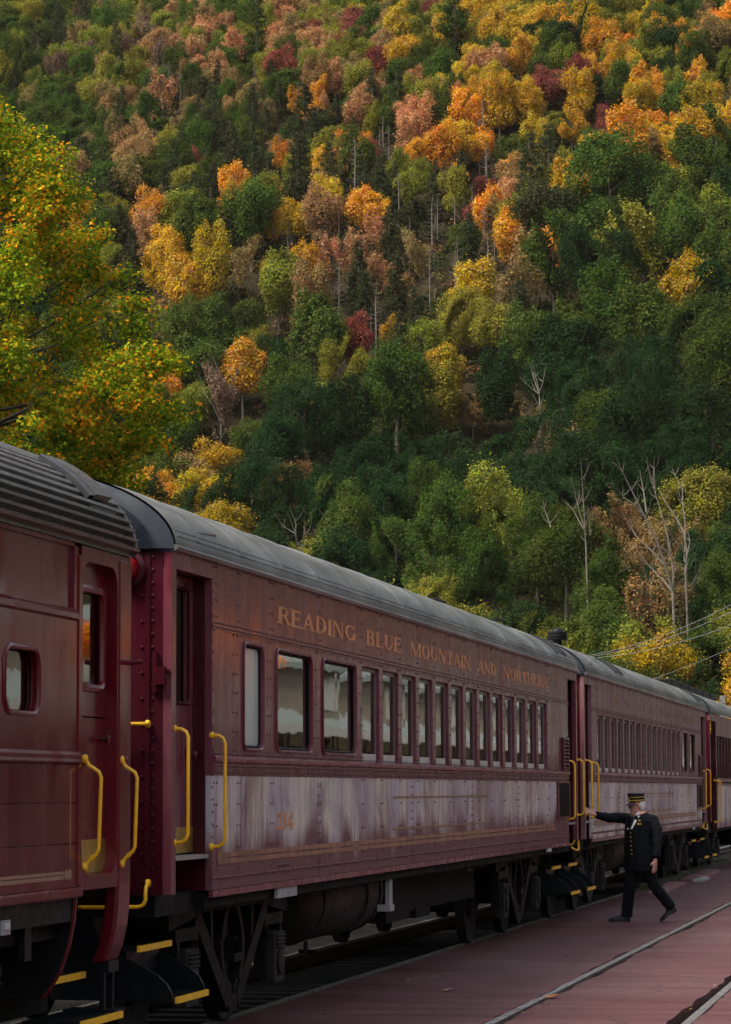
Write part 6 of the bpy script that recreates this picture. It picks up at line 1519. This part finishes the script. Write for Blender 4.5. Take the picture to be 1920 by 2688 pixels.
# ------------------------------------------------------------------ station opposite the train (it shows in the window glass)
MT['brick'] = plain('grey brown station wall', (.30, .29, .25), .85, 0, .3, 4)
MT['slate'] = plain('grey slate roof', (.16, .18, .175), .6, 0, .25, 4)
MT['cream'] = plain('cream painted trim', (.30, .30, .28), .6, 0, .1, 3)
MT['brown_wood'] = plain('brown painted beams', (.17, .135, .10), .6)
st = empty('station_building', (9, 90, 0)); tag(st, 'grey brown station with roof and pale trim, mirrored in the coach windows', 'building')
b = MB(); b.box(9, 16, 45, 175, 0, 3.1); b.build('wall', MT['brick'], st)
b = MB(); b.prism([(4.6, 3.35), (8.0, 4.4), (12.5, 6.8), (17, 4.4), (17, 4.2), (12.5, 6.5), (8.0, 4.15), (4.6, 3.15)], 'y', 43, 177); b.build('roof', MT['slate'], st)
b = MB(); b.box(4.55, 4.7, 43, 177, 3.12, 3.34); b.build('fascia', MT['cream'], st)
for k in range(14):
    y = 50 + k * 9.4
    b = MB(); b.prism([(5.6, 3.62), (5.6, 4.9), (8.8, 5.0), (8.8, 4.5)], 'y', y, y + 3.0); o = b.build('dormer', MT['brown_wood'], st)
    b = MB(); b.prism([(5.4, 4.85), (5.4, 5.0), (9.4, 5.12), (9.4, 4.97)], 'y', y - .3, y + 3.3); b.build('dormer_roof', MT['slate'], o)
    b = MB(); b.box(5.57, 5.595, y + .5, y + 2.5, 3.85, 4.7); b.build('dormer_window', MT['cream'], o)
for k in range(28):
    y = 46 + k * 4.7
    b = MB(); b.box(5.3, 5.52, y, y + .22, 0, 3.15); b.build('column', MT['brown_wood'], st)
    b = MB(); b.box(8.93, 9.02, y + 1.3, y + 2.7, .9, 2.6); f = b.build('window', MT['cream'], st)
    b = MB(); b.box(8.91, 8.925, y + 1.4, y + 2.6, 1.0, 2.5); b.build('pane', MT['glass_dark'], f)

# unseen maples added and flattened to reflect an orange glint in the coach paint
for i, (x, y) in enumerate(((3.2, 45.8), (3.3, 48.2), (3.1, 50.8))):
    e = empty('added_glint_maple', (x, y, 0)); e.rotation_euler = (0, 0, i * 1.3); e.scale = (.27, .27, .34)
    tag(e, ('first', 'middle', 'last')[i] + ' added orange maple out of view, flattened to glint in the maroon paint', 'tree', 'added orange maples out of view')
    o = bpy.data.objects.new('trunk', BROAD[0].trunk); COL.objects.link(o); o.parent = e
    o = bpy.data.objects.new('crown', BROAD[0].crown); COL.objects.link(o); o.parent = e; o.color = (.95, .30, .015, 1); o.scale = (1, 1, .34); o.location = (0, 0, 9.9)

def far_slope():  # slope added out of frame: darkens paint reflections, blocks low sky light
    b = MB(); ys = np.linspace(-250, 1700, 60); prof_ = [(62, -1), (75, 4), (110, 26), (160, 58), (220, 92), (300, 128)]; g = []
    for y in ys: g.append([(x + 5 * math.sin(y * .021 + z), y, z * (1 + .10 * math.sin(y * .013)) + 2.5 * math.sin(y * .19 + x)) for x, z in prof_])
    b.loft(g, False, False); return b.build('added_hillside', MT['woods'], None, True)
MT['woods'] = dirt_mat('dark wooded slope', (.016, .026, .010), (.035, .042, .014), (.075, .050, .018))
structure(far_slope(), 'dark wooded slope added out of frame to darken reflections and low sky')


def litter():
    rg = np.random.default_rng(3); n = 620; xs, ys = [], []
    while len(xs) < n:
        y = 18 + 70 * rg.random() ** 1.6; k = rg.random()
        x = (XT1 + .10 + abs(rg.normal(0, .05)) if k < .33 else (XT2 - .12 + rg.normal(0, .04) if k < .55 else (-5.66 + abs(rg.normal(0, .10)) if k < .75 else rg.uniform(-5.6, -1.2))))
        xs.append(x); ys.append(y)
    C = np.stack([np.array(xs), np.array(ys), np.full(n, .010) + rg.random(n) * .006], 1); Nn = rg.normal(0, .18, (n, 3)); Nn[:, 2] += 1
    Q = quads_mesh('', C, Nn, rg.uniform(.012, .046, n), rg, .8, fold=.1)
    me = mesh_from_quads('leaf_litter', Q, [MT['leaf_far']]); pal = np.array([(.10, .06, .025), (.16, .09, .03), (.05, .035, .02), (.20, .16, .10), (.06, .07, .02)])
    col = np.ones((n, 4), np.float32); col[:, :3] = pal[rg.integers(0, 5, n)]
    at = me.attributes.new('leaf_color', 'FLOAT_COLOR', 'FACE'); at.data.foreach_set('color', col.reshape(-1))
    o = bpy.data.objects.new('leaf_litter', me); COL.objects.link(o); tag(o, 'crumbs of dead leaf scattered along the rails', kind='stuff')
litter()

# thin air over the valley
_h = NT('thin valley haze'); _v = _h.n('ShaderNodeVolumePrincipled'); _v.inputs['Color'].default_value = (.95, .91, .82, 1); _v.inputs['Density'].default_value = .000022; _v.inputs['Anisotropy'].default_value = .1
_h.l(_v.outputs[0], _h.o.inputs['Volume'])
hb = MB(); hb.box(-420, 330, -262, 1752, -1.6, 420)
stuff(hb.build('haze', _h.mat))
